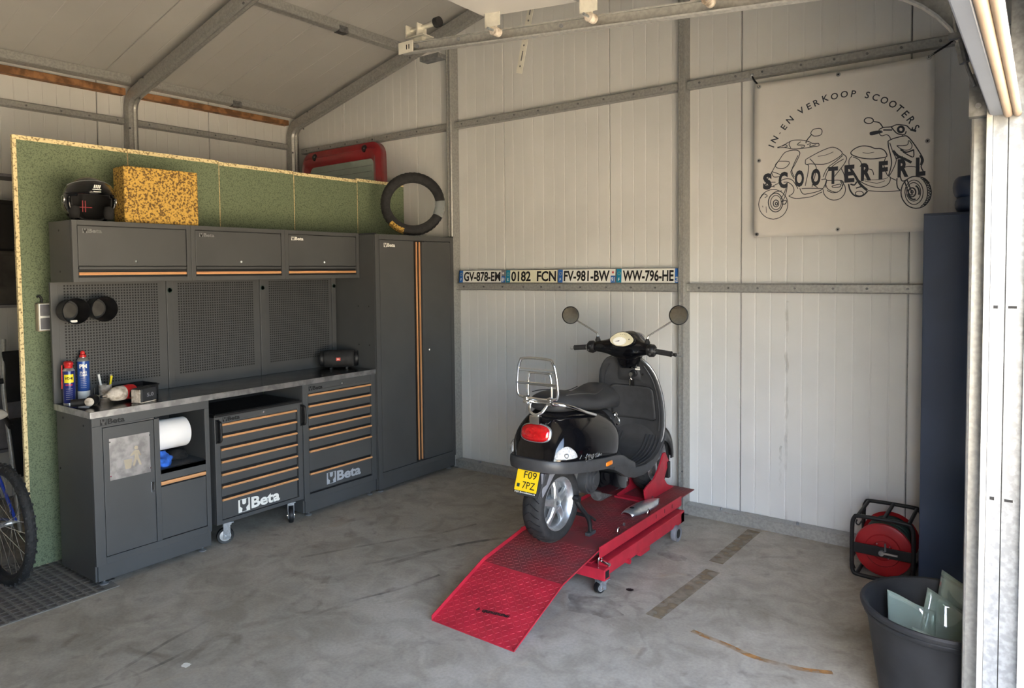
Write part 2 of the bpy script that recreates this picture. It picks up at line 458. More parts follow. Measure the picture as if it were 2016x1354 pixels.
rail('wall_rail', 2.116, 4.11, 2.945, 3.0, 'upper wall rail the banner hangs from')
rail('wall_rail', -.004, 2.064, 1.552, 1.612, 'middle wall rail carrying the four number plates')
rail('wall_rail', 2.116, 4.11, 1.552, 1.612, 'middle wall rail running behind the blue cabinet')
rail('wall_rail', -1.675, -.13, 2.99, 3.045, 'rail on the left wall between curved frame and corner', axis='y', plane=-2.205)
rail('wall_rail', -5.0, -1.765, 2.99, 3.045, 'rail on the left wall running left of the curved frame', axis='y', plane=-2.205)
# bottom channel
def sole(a, b, label):
    t = thing('sole_channel', label, 'steel rail', (a, 0, 0))
    prof = [(.03, 0), (-.055, 0), (-.055, .062), (-.049, .068), (.03, .068)]
    obj('channel', MB().ring([[(x, p[0], p[1]) for p in prof] for x in (0, b-a)]), 'galv', t)
    for k in range(int((b-a)/.5)):
        obj('anchor_bolt', MB().cyl((.25+k*.5, -.02, .068), (.25+k*.5, -.02, .085), .008, n=8), 'galvbright', t)
sole(-.004, 2.064, 'floor channel along the back wall under the number plates')
sole(2.116, 4.04, 'floor channel along the back wall under the banner')
# purlins under the roof
def purlin(x, y0, y1, label):
    t = thing('roof_purlin', label, 'steel rail', (x, y0, roofz(x)))
    prof = [(-.03, -.008), (-.03, -.075), (-.024, -.08), (.024, -.08+.012), (.03, -.062), (.03, 0)]
    obj('purlin_profile', MB().ring([[(p[0], y, p[1]) for p in prof] for y in (0, y1-y0)]), 'galv', t)
    obj('bracket', MB().box(-.035, .032, (y1-y0)*.55, (y1-y0)*.55+.09, -.083, -.03), 'darkgalv', t)
purlin(-.545, -1.68, -.13, 'roof purlin joining the two roof frames at mid slope')
purlin(-2.08, -1.68, -.13, 'eaves purlin between curved frame and back corner')
purlin(-2.08, -5.2, -1.765, 'eaves purlin running left of the curved frame')
purlin(-.545, -5.2, -1.765, 'roof purlin at mid slope running towards the camera')
# dirty drip lines on the wall panels
for x, z0, z1, w_, l in ((2.775, .06, 1.50, .020, 'long dirty drip line on the wall panel below the rail'), (2.74, .06, .55, .014, 'short dirty drip line low on the wall right of the scooter')):
    dm_ = MB().ribbon([(x+.006*math.sin(9*k), z0+(z1-z0)*k/24) for k in range(25)], w_, (0, .0388, 0), (1, 0, 0), (0, 0, 1))
    tag(obj('drip_stain', dm_, 'drip'), l, 'wall mark')
# floor marks, thin layers on the concrete
def mark(name, pts, w, m, label, cat, z=.0006):
    o = obj(name, MB().ribbon(pts, w, (0, 0, z), XV, YV), m)
    return tag(o, label, cat)
mark('tape_mark', [(2.59, -1.55), (2.63, -.86)], .085, 'tape', 'brown tape residue strip on the concrete nearer the camera', 'floor mark')
mark('tape_mark', [(2.60, -.74), (2.615, -.10)], .085, 'tape', 'brown tape residue strip on the concrete by the back wall', 'floor mark')
mark('rust_mark', spline([(2.80, -1.57), (2.98, -1.60), (3.12, -1.63), (3.3, -1.61), (3.42, -1.56)], 5), .03, 'ruststain', 'orange rust streak on the concrete below the tape strips', 'floor mark')
for i, (pp, w, l) in enumerate([
    ([(1.05, -1.9), (1.2, -1.4), (1.5, -.9), (1.62, -.62)], .035, 'dark tyre streak left of the ramp, the longest'),
    ([(.95, -1.95), (1.15, -1.5), (1.32, -1.2), (1.6, -.85)], .03, 'dark tyre streak left of the ramp, second of the pair'),
    ([(.55, -2.1), (.75, -1.7), (.95, -1.35), (1.05, -1.05)], .025, 'faint tyre streak nearer the drawer cabinets'),
    ([(1.2, -2.6), (1.25, -2.3), (1.35, -2.05), (1.4, -1.8)], .02, 'thin scratch line on concrete left of the ramp foot'),
    ([(1.02, -3.05), (1.03, -3.3), (.98, -3.5), (1.05, -3.62)], .02, 'brown scratch on the concrete in the left foreground'),
    ([(.83, -2.86), (.86, -3.05), (.9, -3.2), (.96, -3.4)], .02, 'brown scrape on concrete in front of the waste cupboard')]):
    mark('skid_mark', spline(pp, 6), w, 'skid', l, 'floor mark', .0007+.0001*i)
def blot(x, y, rx, ry, m, label, seed):
    rd = random.Random(seed)
    mb = MB(); n = 18
    vs = [(x+rx*math.cos(t)*rd.uniform(.75, 1.15), y+ry*math.sin(t)*rd.uniform(.75, 1.15), .0012) for t in [2*math.pi*k/n for k in range(n)]]
    mb.add(vs, [tuple(range(n))])
    return tag(obj('floor_stain', mb, m), label, 'floor mark')
blot(2.36, -1.35, .022, .02, 'ink', 'small black oil spot right of the lift caster', 1)
blot(2.29, -1.62, .16, .12, 'oil', 'dark greasy patch on concrete under the lift caster', 2)
blot(2.36, -.80, .10, .05, 'oil', 'dark smudge on concrete beside the lift beam', 3)
blot(1.13, -3.137, .022, .02, 'plate_white', 'pale round paint spot on the foreground concrete', 4)
blot(2.47, -1.74, .012, .01, 'dirtywhite', 'tiny pale crumb on the concrete right of the ramp', 5)
# dark paving in the doorway to the store
pv = struct(obj('paving', MB().box(-2.2, .06, -3.9, -2.93, .0, .004), 'grout'))
pm = MB().box(-.0175, .0175, -.0165, .0165, 0, .003); pme = None
i = 0
for a in range(18):
    for b in range(16):
        x = .035-.0465*a; y = -3.60+.0465*b-.02
        if x > -.02-.0 and y > -2.97: continue
        if pme is None:
            o = obj('paver', pm, 'paver', pv, loc=(x, y, .004)); pme = o
        else:
            o = pme.copy(); COL.objects.link(o); o.location = (x, y, .004+random.uniform(-.0008, .0006))
# ------------------------------------------------------------------ garage door at the right: jamb, tracks, raised door
jm = struct(obj('door_frame', MB().box(4.062, 4.12, -2.09, -2.03, 0, 3.3).box(3.958, 3.972, -2.09, -2.05, 0, 2.22), 'galv'))
jp = thing('door_jamb', 'bright galvanised jamb of the garage door at the right edge', 'door frame', (3.97, -2.05, 0))
obj('angle_inner', MB().box(0, .0405, -.004, 0, 0, 2.18).box(0, .003, -.004, .05, 0, 2.18), 'galvbright', jp)
obj('angle_outer', MB().box(.0435, .094, -.006, -.002, 0, 3.2).box(.091, .094, -.006, .05, 0, 3.2), 'galvbright', jp)
obj('weather_seal', MB().box(.0405, .0435, -.003, .03, 0, 2.3), 'black', jp)
for z in (.35, .98, 1.58, 2.6, 2.75):
    obj('slot', MB().box(.050, .072, -.0068, -.0058, z-.004, z+.004), 'ink', jp)
    obj('slot', MB().box(.012, .024, -.0048, -.0038, z-.005, z+.005), 'ink', jp)
# horizontal track (C profile) with curve
def track_path():
    p = [(1.37, 2.884), (2.4, 2.788), (3.47, 2.688)]
    c = (3.51, 2.25); r = .43
    for k in range(1, 11):
        t = R(84-84*k/10); p.append((c[0]+r*math.cos(t), c[1]+r*math.sin(t)))
    p.append((3.94, .02))
    return p
tk = thing('door_track', 'galvanised garage door track crossing below the ceiling', 'door track', (1.37, -2.0, 2.86))
def sweep_c(path, prof, org):
    rings = []
    for i in range(len(path)):
        a = path[max(i-1, 0)]; b = path[min(i+1, len(path)-1)]
        d = Vector((b[0]-a[0], 0, b[1]-a[1])).normalized(); nn = Vector((-d.z, 0, d.x))
        rings.append([tuple(Vector((path[i][0], 0, path[i][1]))+nn*q[1]+Vector((0, q[0], 0))-Vector(org)) for q in prof])
    return rings
tp = track_path()
prof = [(0, -.026), (.022, -.03), (.026, -.024), (.026, .024), (.022, .03), (-.004, .026), (-.004, .020), (.018, .024), (.020, .018), (.020, -.018), (.018, -.024), (-.004, -.020)]
obj('track_profile', MB().ring(sweep_c(tp, [(q[0]-2.0, q[1]) for q in prof], (1.37, -2.0, 2.86))), 'galv', tk, smooth=30)
ep = obj('end_plate', MB().box(-.012, .09, -.012, -.006, -.008, .05), 'zinc', tk)
for dx in (.045, .062): obj('slot', MB().box(dx, dx+.006, -.0128, -.0118, .008, .032), 'ink', ep)
for dx, dz in ((.12, .012), (.40, -.008), (1.0, -.07)): obj('bolt_head', MB().cyl((dx, -.004, dz), (dx, -.012, dz), .009, n=10), 'galvbright', tk)
bp = obj('support_bracket', MB().box(.10, .23, .03, .09, -.055, -.03), 'darkgalv', tk)
# bumper spindle on the track end
bs = thing('spring_bumper', 'galvanised spindle with black rubber wheel above the track end', 'door fitting', (1.42, -1.93, 2.95))
obj('base_plate', MB().box(-.07, .06, -.02, .06, 0, .006).box(-.03, .03, 0, .03, -.05, 0), 'zinc', bs)
obj('side_plate', MB().box(-.07, -.062, -.02, .05, 0, .07), 'zinc', bs)
obj('side_plate', MB().box(.01, .018, -.02, .05, 0, .07), 'zinc', bs)
obj('spindle', MB().cyl((-.08, .02, .05), (.115, .02, .058), .013, n=14), 'zinc', bs)
obj('wheel', MB().cyl((.11, .02, .058), (.14, .02, .059), .026, n=20), 'rubber', bs)
# hanging perforated strap
hs = thing('hanger_strap', 'perforated steel strap hanging behind the garage door track', 'door fitting', (1.66, -1.25, 3.17), (0, R(14), 0))
obj('strap', MB().box(-.021, .021, -.002, .002, -.30, .15), 'zinc', hs)
for z in (-.20, -.08, .06):
    obj('slot', MB().box(-.004, .004, -.0026, -.0018, z-.028, z+.028), 'darkgalv', hs)
    obj('hole', MB().cyl((0, -.0027, z-.06), (0, -.0018, z-.06), .006, n=10), 'darkgalv', hs)
# raised sectional door: overhead sections and the bottom section in the opening
dr = thing('sectional_door', 'raised sectional garage door with light inner skin', 'garage door', (1.95, -2.03, 2.95))
def tz(x): return 2.884-(x-1.37)*.0934
for k, (xa, xb) in enumerate(((1.95, 2.46), (2.465, 2.98), (2.985, 3.47))):
    za, zb = tz(xa)+.085-2.95, tz(xb)+.085-2.95
    s = obj('door_section', MB().add([(x-1.95, y, z) for x, zz in ((xa, za), (xb, zb)) for y in (.01, -2.95) for z in (zz, zz+.042)],
        [(0, 1, 3, 2), (4, 6, 7, 5), (0, 4, 5, 1), (2, 3, 7, 6), (0, 2, 6, 4), (1, 5, 7, 3)]), 'roofpanel', dr, bev=.004)
    xm = xa+.07
    h = obj('hinge', MB().box(xm-1.98, xm-1.94, -.01, .0, za-.075, za+.01).box(xm-1.985, xm-1.90, -.035, -.03, za-.07, za+.0).box(xm-1.985, xm-1.93, -.04, .0, za-.004, za+.0), 'zinc', dr)
    obj('roller', MB().cyl((xm-1.95, -.02, za-.083), (xm-1.95, .025, za-.083), .021, n=18), 'dirtywhite', dr)
    obj('roller_pin', MB().cyl((xm-1.95, -.06, za-.083), (xm-1.95, -.02, za-.083), .006, n=10), 'galvbright', dr)
b0 = (1.95, -2.03, 2.95)
def bb(x0, x1, y0, y1, z0, z1): return MB().box(x0-b0[0], x1-b0[0], y0-b0[1], y1-b0[1], z0-b0[2], z1-b0[2])
obj('bottom_section', bb(3.965, 4.0, -5.2, -2.07, 2.165, 2.60), 'doorpanel', dr, bev=.004)
obj('bottom_seal', MB().cyl((4.011-b0[0], -.04, 2.168-b0[2]), (4.011-b0[0], -3.1, 2.168-b0[2]), .0125, n=14).cyl((4.034-b0[0], -.04, 2.166-b0[2]), (4.034-b0[0], -3.1, 2.166-b0[2]), .011, n=14), 'seal', dr, smooth=40)
bk = obj('bottom_bracket', bb(3.91, 3.965, -2.075, -2.03, 2.17, 2.30), 'darkgalv', dr)
obj('bolt_head', MB().cyl((3.935-b0[0], -.055, 2.2-b0[2]), (3.935-b0[0], -.04, 2.2-b0[2]), .008, n=10), 'galvbright', bk)
cbl = obj('lift_cable', MB().tube([(3.925-b0[0], -.05, 2.26-b0[2]), (3.892-b0[0], -.055, 2.36-b0[2]), (3.865-b0[0], -.05, 2.52-b0[2])], .005), 'darkgalv', dr)
obj('turnbuckle', MB().cyl((3.897-b0[0], -.055, 2.335-b0[2]), (3.884-b0[0], -.053, 2.40-b0[2]), .014, n=10).cyl((3.878-b0[0], -.053, 2.43-b0[2]), (3.868-b0[0], -.05, 2.50-b0[2]), .010, n=10).box(3.855-b0[0], 3.93-b0[0], -.07, -.045, 2.412-b0[2], 2.43-b0[2]), 'darkgalv', dr)
# ------------------------------------------------------------------ workshop furniture along the partition
Y0, Y1, Y2, Y3, Y4 = -3.02, -2.34, -1.655, -.978, -.082
def bar(y0, y1, z, x, parent, h=.013, name='handle_bar', d=.016):
    return obj(name, MB().ring([[(x+a, y, z+b) for a, b in ((0, -h/2), (d*.7, -h/2), (d, 0), (d*.7, h/2), (0, h/2))] for y in (y0, y1)]), 'copper', parent)
def foot(x, y, parent):
    f = obj('levelling_foot', MB().lathe([(.0, .003), (.022, .003), (.024, .010), (.012, .016), (.006, .02), (.006, .04), (0, .04)], (x, y, 0), n=16), 'alu', parent, smooth=40)
def frame_yz(x0, x1, ya, yb, za, zb, w, wb=None):
    wb = wb or w
    return MB().box(x0, x1, ya, ya+w, za, zb).box(x0, x1, yb-w, yb, za, zb).box(x0, x1, ya+w, yb-w, zb-w, zb).box(x0, x1, ya+w, yb-w, za, za+wb)
def lock(x, y, z, parent):
    obj('lock', MB().cyl((x, y, z), (x+.006, y, z), .008, n=16).box(x+.006, x+.007, y-.001, y+.001, z-.004, z+.004), 'chrome', parent)
# wall cabinets
for i, (a, b, l) in enumerate(((Y0, Y1, 'grey wall cabinet below the helmet'), (Y1, Y2+.0, 'grey wall cabinet in the middle of the three'), (Y2, Y3-.004, 'grey wall cabinet next to the tall cupboard'))):
    t = thing('wall_cabinet', l, 'cabinet', (-.30, a, 1.67), group='wall cabinets')
    w = b-a-.002
    xb, xf = -.155, .147
    obj('body', MB().box(xb, xf-.02, 0, w, 0, .343), 'paint', t, bev=.002)
    obj('front_frame', frame_yz(xf-.02, xf, 0, w, 0, .343, .027), 'paint', t, bev=.0015)
    d = obj('door', MB().box(xf-.019, xf-.003, .0305, w-.0305, .092, .312), 'paint', t, bev=.002)
    obj('hinge_gap', MB().box(xf-.0195, xf-.006, .028, w-.028, .3125, .3158), 'ink', d)
    lock(xf-.003, w*.5-.0, .118, d)
    obj('recess', MB().box(xf-.0198, xf-.016, .028, w-.028, .028, .09), 'ink', t)
    obj('grip_lip', MB().box(xf-.0155, xf-.002, .032, w-.032, .072, .084), 'paint', t)
    bar(.032, w-.032, .047, xf-.016, t, h=.016)
    ms = ('brushed', 'brushed', 'plate_white')[i]
    logo('logo', (xf-.0027, .055, .272), .026, ('darkgalv', 'brushed', 'plate_white')[i], 'ink', d, wtext=.072)
    for y, z in ((0, .06), (0, .29)):
        obj('hole_plug', MB().cyl((-.02, -.001, z), (-.02, .001, z), .006, n=10), 'ink', t)
# back panels: perforated sheet between posts
def perf(a, b, label):
    t = thing('pegboard', label, 'pegboard', (-.445, a, .972), group='perforated pegboards')
    w = b-a
    ya, yb, za, zb = .058, w-.068, .082, .685
    n, m = 33, 36
    hy = (yb-ya)/n; hz = (zb-za)/m
    ys = []; zs = []
    for k in range(n): ys += [ya+hy*(k+.22), ya+hy*(k+.78)]
    for k in range(m): zs += [za+hz*(k+.22), za+hz*(k+.78)]
    ys = [.02, ya]+ys+[yb, w-.02]; zs = [0, za]+zs+[zb, .698]
    A, B = len(ys), len(zs)
    vs = [(0, y, z) for y in ys for z in zs]; fs = []
    for i in range(A-1):
        for j in range(B-1):
            if 2 <= i < A-3 and 2 <= j < B-3 and i % 2 == 0 and j % 2 == 0: continue
            fs.append((i*B+j, (i+1)*B+j, (i+1)*B+j+1, i*B+j+1))
    s = obj('perforated_sheet', MB().add(vs, fs), 'paint', t)
    obj('backing', MB().box(-.012, -.008, .032, w-.032, 0, .698), 'ink', t)
    return t
perf(Y0, Y1, 'perforated pegboard behind the spray cans')
perf(Y1, Y2, 'perforated pegboard in the middle above the worktop')
perf(Y2, Y3-.004, 'perforated pegboard behind the speaker')
for y, l in ((Y0+.008, 'panel post at the left end of the worktop'), (Y1, 'panel post between first and second tool panel'), (Y2, 'panel post between second and third tool panel'), (Y3-.03, 'panel post beside the tall cupboard')):
    t = thing('panel_post', l, 'post', (-.445, y, .972), group='panel posts')
    obj('post', MB().box(-.01, .012, -.02, .02, 0, .698), 'paint', t, bev=.002)
    if y > Y0+.02:
        obj('cable_grommet', MB().lathe([(.0, .004), (.014, .004), (.016, .008), (.013, .012), (.012, .006)], (.008, 0, .635), (1, 0, 0), n=18), 'hosegreen', t, smooth=40)
# worktop
t = thing('worktop', 'long stainless steel worktop on the grey cabinets', 'worktop', (-.22, Y0-.008, .936))
wy = Y3-.006-(Y0-.008)
obj('top_sheet', MB().box(-.238, .226, .004, wy, 0, .035), 'steel', t, bev=.002)
obj('front_edge', MB().box(.2262, .232, 0, wy, -.001, .0352), 'brushed', t, bev=.0015)
obj('end_edge', MB().box(-.238, .2258, 0, .0038, -.001, .0352), 'brushed', t, bev=.001)
obj('bay_dark_sheet', MB().box(-.235, -.225, Y1-Y0+.012, Y2-Y0+.0, -.85, -.002), 'black', t)  # black sheet added to give the roller bay its dark interior
# service cabinet with waste door and paper roll shelf
t = thing('service_cabinet', 'grey base cabinet with waste flap and paper roll shelf', 'cabinet', (-.22, Y0, 0))
w = Y1-Y0-.004
X = .22
obj('side_panel', MB().box(-.232, X-.018, .002, .022, .03, .935), 'paint', t, bev=.002)
obj('side_panel', MB().box(-.232, X-.018, w-.02, w, .03, .935), 'paint', t, bev=.002)
obj('back_panel', MB().box(-.232, -.222, .022, w-.02, .05, .93), 'paintdark', t)
obj('divider', MB().box(-.222, X-.018, .352, .366, .16, .93), 'paintdark', t)
obj('top_rail', MB().box(X-.0175, X, .002, w, .886, .935), 'paint', t, bev=.002)
obj('front_frame', MB().box(X-.018, X, .002, .055, .118, .886).box(X-.018, X, .338, .368, .158, .876).box(X-.018, X, w-.028, w, .118, .886).box(X-.018, X, .055, w-.028, .118, .158).box(X-.018, X, .055, .338, .876, .886), 'paint', t, bev=.0015)
obj('plinth', MB().box(-.22, X-.006, .012, w-.004, .03, .117), 'paint', t, bev=.002)
d = obj('waste_door', MB().box(X-.017, X-.001, .058, .335, .161, .873), 'paint', t, bev=.002)
fp = obj('waste_flap', MB().box(X-.001, X+.002, .088, .310, .575, .808), 'brushed', d, bev=.001)
# litter pictogram: person dropping waste in a bin
px = MB()
def pic(poly): px.prism([(p[0]*.1, p[1]*.1) for p in poly], (X+.0021, .16, .60), YV, ZV, .0005)
pic([(.72+.11*math.cos(R(a)), 1.32+.11*math.sin(R(a))) for a in range(0, 360, 30)])
pic([(.60, 1.18), (.85, 1.18), (.98, .85), (.92, .82), (.84, .98), (.84, .75), (1.0, .30), (.88, .30), (.74, .68), (.60, .30), (.50, .34), (.62, .78), (.62, .98), (.40, .88), (.38, .95)])
pic([(.02, .75), (.48, .75), (.40, .22), (.10, .22)])
obj('pictogram', px, 'beige', fp)
for yy, zz in ((.09, .60), (.09, .79), (.308, .60), (.308, .79)):
    obj('pin', MB().cyl((X+.001, yy, zz), (X+.005, yy, zz), .004, n=8), 'chrome', fp)
ht = obj('latch', MB().box(X-.001, X+.006, .308, .326, .455, .515), 'chrome', d, bev=.002)
obj('latch_well', MB().box(X+.006, X+.0068, .312, .322, .47, .505), 'ink', ht)
logo('logo', (X+.0003, .045, .889), .034, 'ink', 'paint', t, wtext=.092)
obj('shelf', MB().box(-.222, X-.001, .366, w-.02, .545, .571).box(X-.018, X-.001, .368, w-.028, .505, .571), 'paint', t, bev=.001)
d = obj('drawer', MB().box(X-.017, X-.003, .370, w-.03, .162, .470), 'paint', t, bev=.002)
bar(.370, w-.03, .489, X-.014, d, h=.02)
obj('shadow_gap', MB().box(X-.0175, X-.012, .368, w-.028, .472, .505), 'ink', t)
for x in (-.17, .19):
    for y in (.05, w-.05): foot(x, y, t)
for z, xx in ((.90, -.14), (.885, .12), (.60, -.2)): obj('hole_plug', MB().cyl((xx, .0, z), (xx, .003, z), .006, n=10), 'ink', t)
# paper roll and cloths
t = thing('paper_roll', 'white paper roll in the open compartment of the base cabinet', 'paper roll', (-.14, -2.64, .745))
obj('paper', MB().lathe([(.022, .0), (.088, .0), (.090, .004), (.090, .205), (.088, .209), (.022, .209)], (0, 0, 0), YV, n=40), 'paper', t, smooth=40)
obj('core', MB().lathe([(.022, -.001), (.018, -.001), (.018, .21), (.022, .21)], (0, 0, 0), YV, n=24), 'beige', t, smooth=40)
obj('holder_rod', MB().cyl((0, -.01, 0), (0, .25, 0), .012, n=12), 'darkgalv', t)
def cloth(name, c, r, m, label, seed, fl=.6):
    me = bmesh.new(); bmesh.ops.create_icosphere(me, subdivisions=4, radius=1)
    from mathutils import noise
    off = Vector((seed*7.1, seed*3.3, seed))
    vs = []
    for v in me.verts:
        n = 1+.30*noise.noise(v.co*1.9+off)+.14*(1-2*abs(noise.noise(v.co*4.5+off)))
        q = v.co*n; vs.append(Vector((q.x*r[0], q.y*r[1], max(q.z, -fl)*r[2])))
    mb = MB().add(vs, [tuple(v.index for v in f.verts) for f in me.faces]); me.free()
    zmin = min(v[2] for v in mb.v)
    mb.v = [(v[0], v[1], v[2]-zmin) for v in mb.v]
    return tag(obj(name, mb, m, smooth=180, loc=c), label, 'cloth')
cloth('cleaning_cloth', (-.10, -2.60, .5715), (.06, .05, .05), 'bluecloth', 'crumpled blue cloth under the paper roll', 1)
cloth('cleaning_cloth', (-.20, -2.46, .5715), (.07, .06, .035), 'blackcloth', 'crumpled dark cloth behind the blue cloth', 2)
# roller cabinet
t = thing('roller_cabinet', 'rolling tool cabinet with seven drawers under the worktop', 'tool cabinet', (-.22, -2.31, 0))
w = .65
obj('body', MB().box(-.21, X-.02, 0, w, .14, .815), 'paint', t, bev=.003)
obj('front_frame', frame_yz(X-.02, X, 0, w, .14, .82, .036, .024).box(X-.02, X, .036, w-.036, .775, .784), 'paint', t, bev=.0015)
obj('top_tray', MB().box(-.21, X, 0, w, .815, .832).box(-.2, X-.01, .01, w-.01, .832, .836), 'black', t, bev=.002)
obj('well', MB().box(X-.0205, X-.017, .036, w-.036, .16, .776), 'ink', t)
zz = [.770, .693, .614, .535, .455, .376, .295]
for k, z in enumerate(zz):
    zl = (zz[k+1]+.018) if k < 6 else .168
    d = obj('drawer', MB().box(X-.018, X-.004, .040, w-.048, zl, z-.012), 'paint', t, bev=.0015)
    bar(.040, w-.046, z-.004, X-.006, d, h=.013)
    if k == 6: logo('logo', (X-.0037, .150, .178), .083, 'plate_white', 'paint', d, wtext=.215)
logo('logo', (X+.0003, .056, .784), .029, 'ink', 'paint', t, wtext=.085)
lock(X, .345, .80, t)
for y in (.018, w-.004+.0):
    h = obj('side_handle', MB().tube(spline([(X, y, .665), (X+.035, y, .672), (X+.04, y, .70), (X+.04, y, .76), (X+.035, y, .788), (X, y, .795)], 4), .009, 10), 'black', t, smooth=60)
    obj('handle_plate', MB().box(X, X+.006, y-.012, y+.012, .655, .805), 'black', h)
def caster(x, y, parent, r=.052, ang=0., wm='black', top=.14):
    c = obj('caster', MB().box(-.032, .032, -.032, .032, top-.006, top).box(-.03, .012, -.022, -.017, r*.6, top-.018).box(-.03, .012, .017, .022, r*.6, top-.018).box(-.03, .02, -.022, .022, top-.02, top-.006), 'galvbright', parent, bev=.001)
    c.location = (x, y, 0); c.rotation_euler = (0, 0, ang)
    obj('wheel', MB().lathe([(.0, -.012), (r*.72, -.014), (r*.72, -.012), (r*.94, -.014), (r, -.008), (r, .008), (r*.94, .014), (r*.72, .012), (r*.72, .014), (0, .012)], (-.018, 0, r), YV, n=32), wm, c, smooth=40)
    obj('hub', MB().lathe([(0, -.0165), (r*.66, -.0145), (r*.66, .0145), (0, .0165)], (-.018, 0, r), YV, n=28), 'alu', c, smooth=40)
    obj('axle', MB().cyl((-.018, -.026, r), (-.018, .026, r), .007, n=10), 'chrome', c)
    return c
caster(.19, .09, t, ang=R(65)); caster(.19, w-.09, t, ang=R(150)); caster(-.15, .09, t); caster(-.15, w-.09, t)
# drawer cabinet
t = thing('drawer_cabinet', 'fixed drawer cabinet with copper handles beside the tall cupboard', 'tool cabinet', (-.22, -1.652, 0))
w = .67
obj('body', MB().box(-.232, X-.02, 0, w, .03, .935), 'paint', t, bev=.003)
obj('front_frame', frame_yz(X-.02, X, 0, w, .118, .935, .045, .04).box(X-.02, X, .045, w-.045, .868, .89), 'paint', t, bev=.0015)
obj('well', MB().box(X-.0205, X-.017, .045, w-.03, .158, .87), 'ink', t)
obj('plinth', MB().box(-.2, X-.006, .01, w-.004, .03, .117), 'paint', t, bev=.002)
zz = [.860, .782, .703, .623, .546, .462, .303]
for k, z in enumerate(zz):
    zl = (zz[k+1]+.018) if k < 6 else .170
    d = obj('drawer', MB().box(X-.018, X-.004, .050, w-.050, zl, z-.012), 'paint', t, bev=.0015)
    bar(.050, w-.048, z-.004, X-.006, d, h=.013)
    if k == 6: logo('logo', (X-.0037, .195, .190), .082, 'logogrey', 'paint', d, wtext=.225)
logo('logo', (X+.0003, .052, .888), .030, 'ink', 'paint', t, wtext=.085)
lock(X, .345, .905, t)
for x in (-.17, .19):
    for y in (.05, w-.05): foot(x, y, t)
# tall cupboard
t = thing('tall_cupboard', 'tall grey two-door cupboard with copper centre strips', 'cupboard', (-.22, Y3, 0))
w = Y4-Y3; X2 = .242
obj('body', MB().box(-.235, X2-.02, 0, w, .03, 2.0), 'paint', t, bev=.003)
obj('front_frame', frame_yz(X2-.02, X2, 0, w, .118, 2.004, .04, .04), 'paint', t, bev=.0015)
obj('top_tray', MB().box(-.235, X2, 0, .012, 2.0, 2.012).box(-.235, X2, w-.012, w, 2.0, 2.012).box(-.235, -.22, .012, w-.012, 2.0, 2.012), 'paintdark', t)
obj('plinth', MB().box(-.2, X2-.006, .008, w-.004, .03, .117), 'paint', t, bev=.002)
d = obj('door', MB().box(X2-.018, X2+.001, .044, .412, .162, 1.96), 'paint', t, bev=.002)
logo('logo', (X2+.0013, .088, 1.905), .032, 'plate_white', 'paint', d, wtext=.082)
d2 = obj('door', MB().box(X2-.018, X2+.001, .532, w-.044, .162, 1.96), 'paint', t, bev=.002)
lock(X2+.001, .575, 1.068, d2)
obj('handle_well', MB().box(X2-.019, X2-.014, .412, .532, .162, 1.96), 'ink', t)
for y, dd in ((.446, d), (.482, d2)):
    obj('handle_strip', MB().box(X2-.015, X2-.002, y, y+.010, .17, 1.955), 'copper', dd, bev=.002)
obj('handle_lip', MB().box(X2-.015, X2+.004, .505, .531, .17, 1.955), 'paint', d2, bev=.002)
for x in (-.17, .2):
    for y in (.05, w-.05): foot(x, y, t)
for z in (1.15, 1.45): 
    for xx in (.04, .16): obj('hole_plug', MB().cyl((xx, -.001, z), (xx, .002, z), .006, n=10), 'ink', t)
# ------------------------------------------------------------------ green chipboard partition
bys = [-3.135, -2.497, -1.868, -1.238, -.598, -.045]
labs = ['green chipboard sheet at the free left end of the partition', 'green chipboard sheet behind the yellow foam block', 'green chipboard sheet above the middle wall cabinet', 'green chipboard sheet left of the red tailgate', 'narrow green chipboard sheet behind the leaning tyre']
dz = [0, 0, -.008, -.012, 0]
for i in range(5):
    y = bys[i]; w = bys[i+1]-y-.004
    t = thing('chipboard_sheet', labs[i], 'board', (-.61, y, 0), group='partition sheets')
    h = 2.512+dz[i]
    obj('core', MB().box(-.014, .0095, 0, w, .004, h), 'chip', t)
    obj('green_face', MB().box(.0095, .0115, .020 if i == 0 else .002, w-.002, .006, h-.026), 'green', t)
# socket box on the partition
t = thing('wall_socket', 'grey double socket box on the left chipboard sheet', 'socket', (-.599, -3.055, 1.385))
obj('housing', MB().box(0, .045, 0, .085, 0, .165), 'beige', t, bev=.006)
for z in (.012, .09):
    l = obj('lid', MB().box(.045, .054, .008, .078, z, z+.066), 'greymud', t, bev=.005)
    obj('lid_frame', frame_yz(.044, .052, .003, .082, z-.006, z+.072, .007), 'white', l, bev=.002)
obj('cable', MB().tube(spline([(.02, .03, .165), (.02, .03, .19), (.02, .02, .205), (.01, .01, .2)], 4), .006), 'black', t, smooth=60)
# ------------------------------------------------------------------ things on top of the cabinets
# helmet
t = thing('motorcycle_helmet', 'glossy black open-face helmet with clear visor', 'helmet', (-.270, -2.880, 2.0135), R(-6))
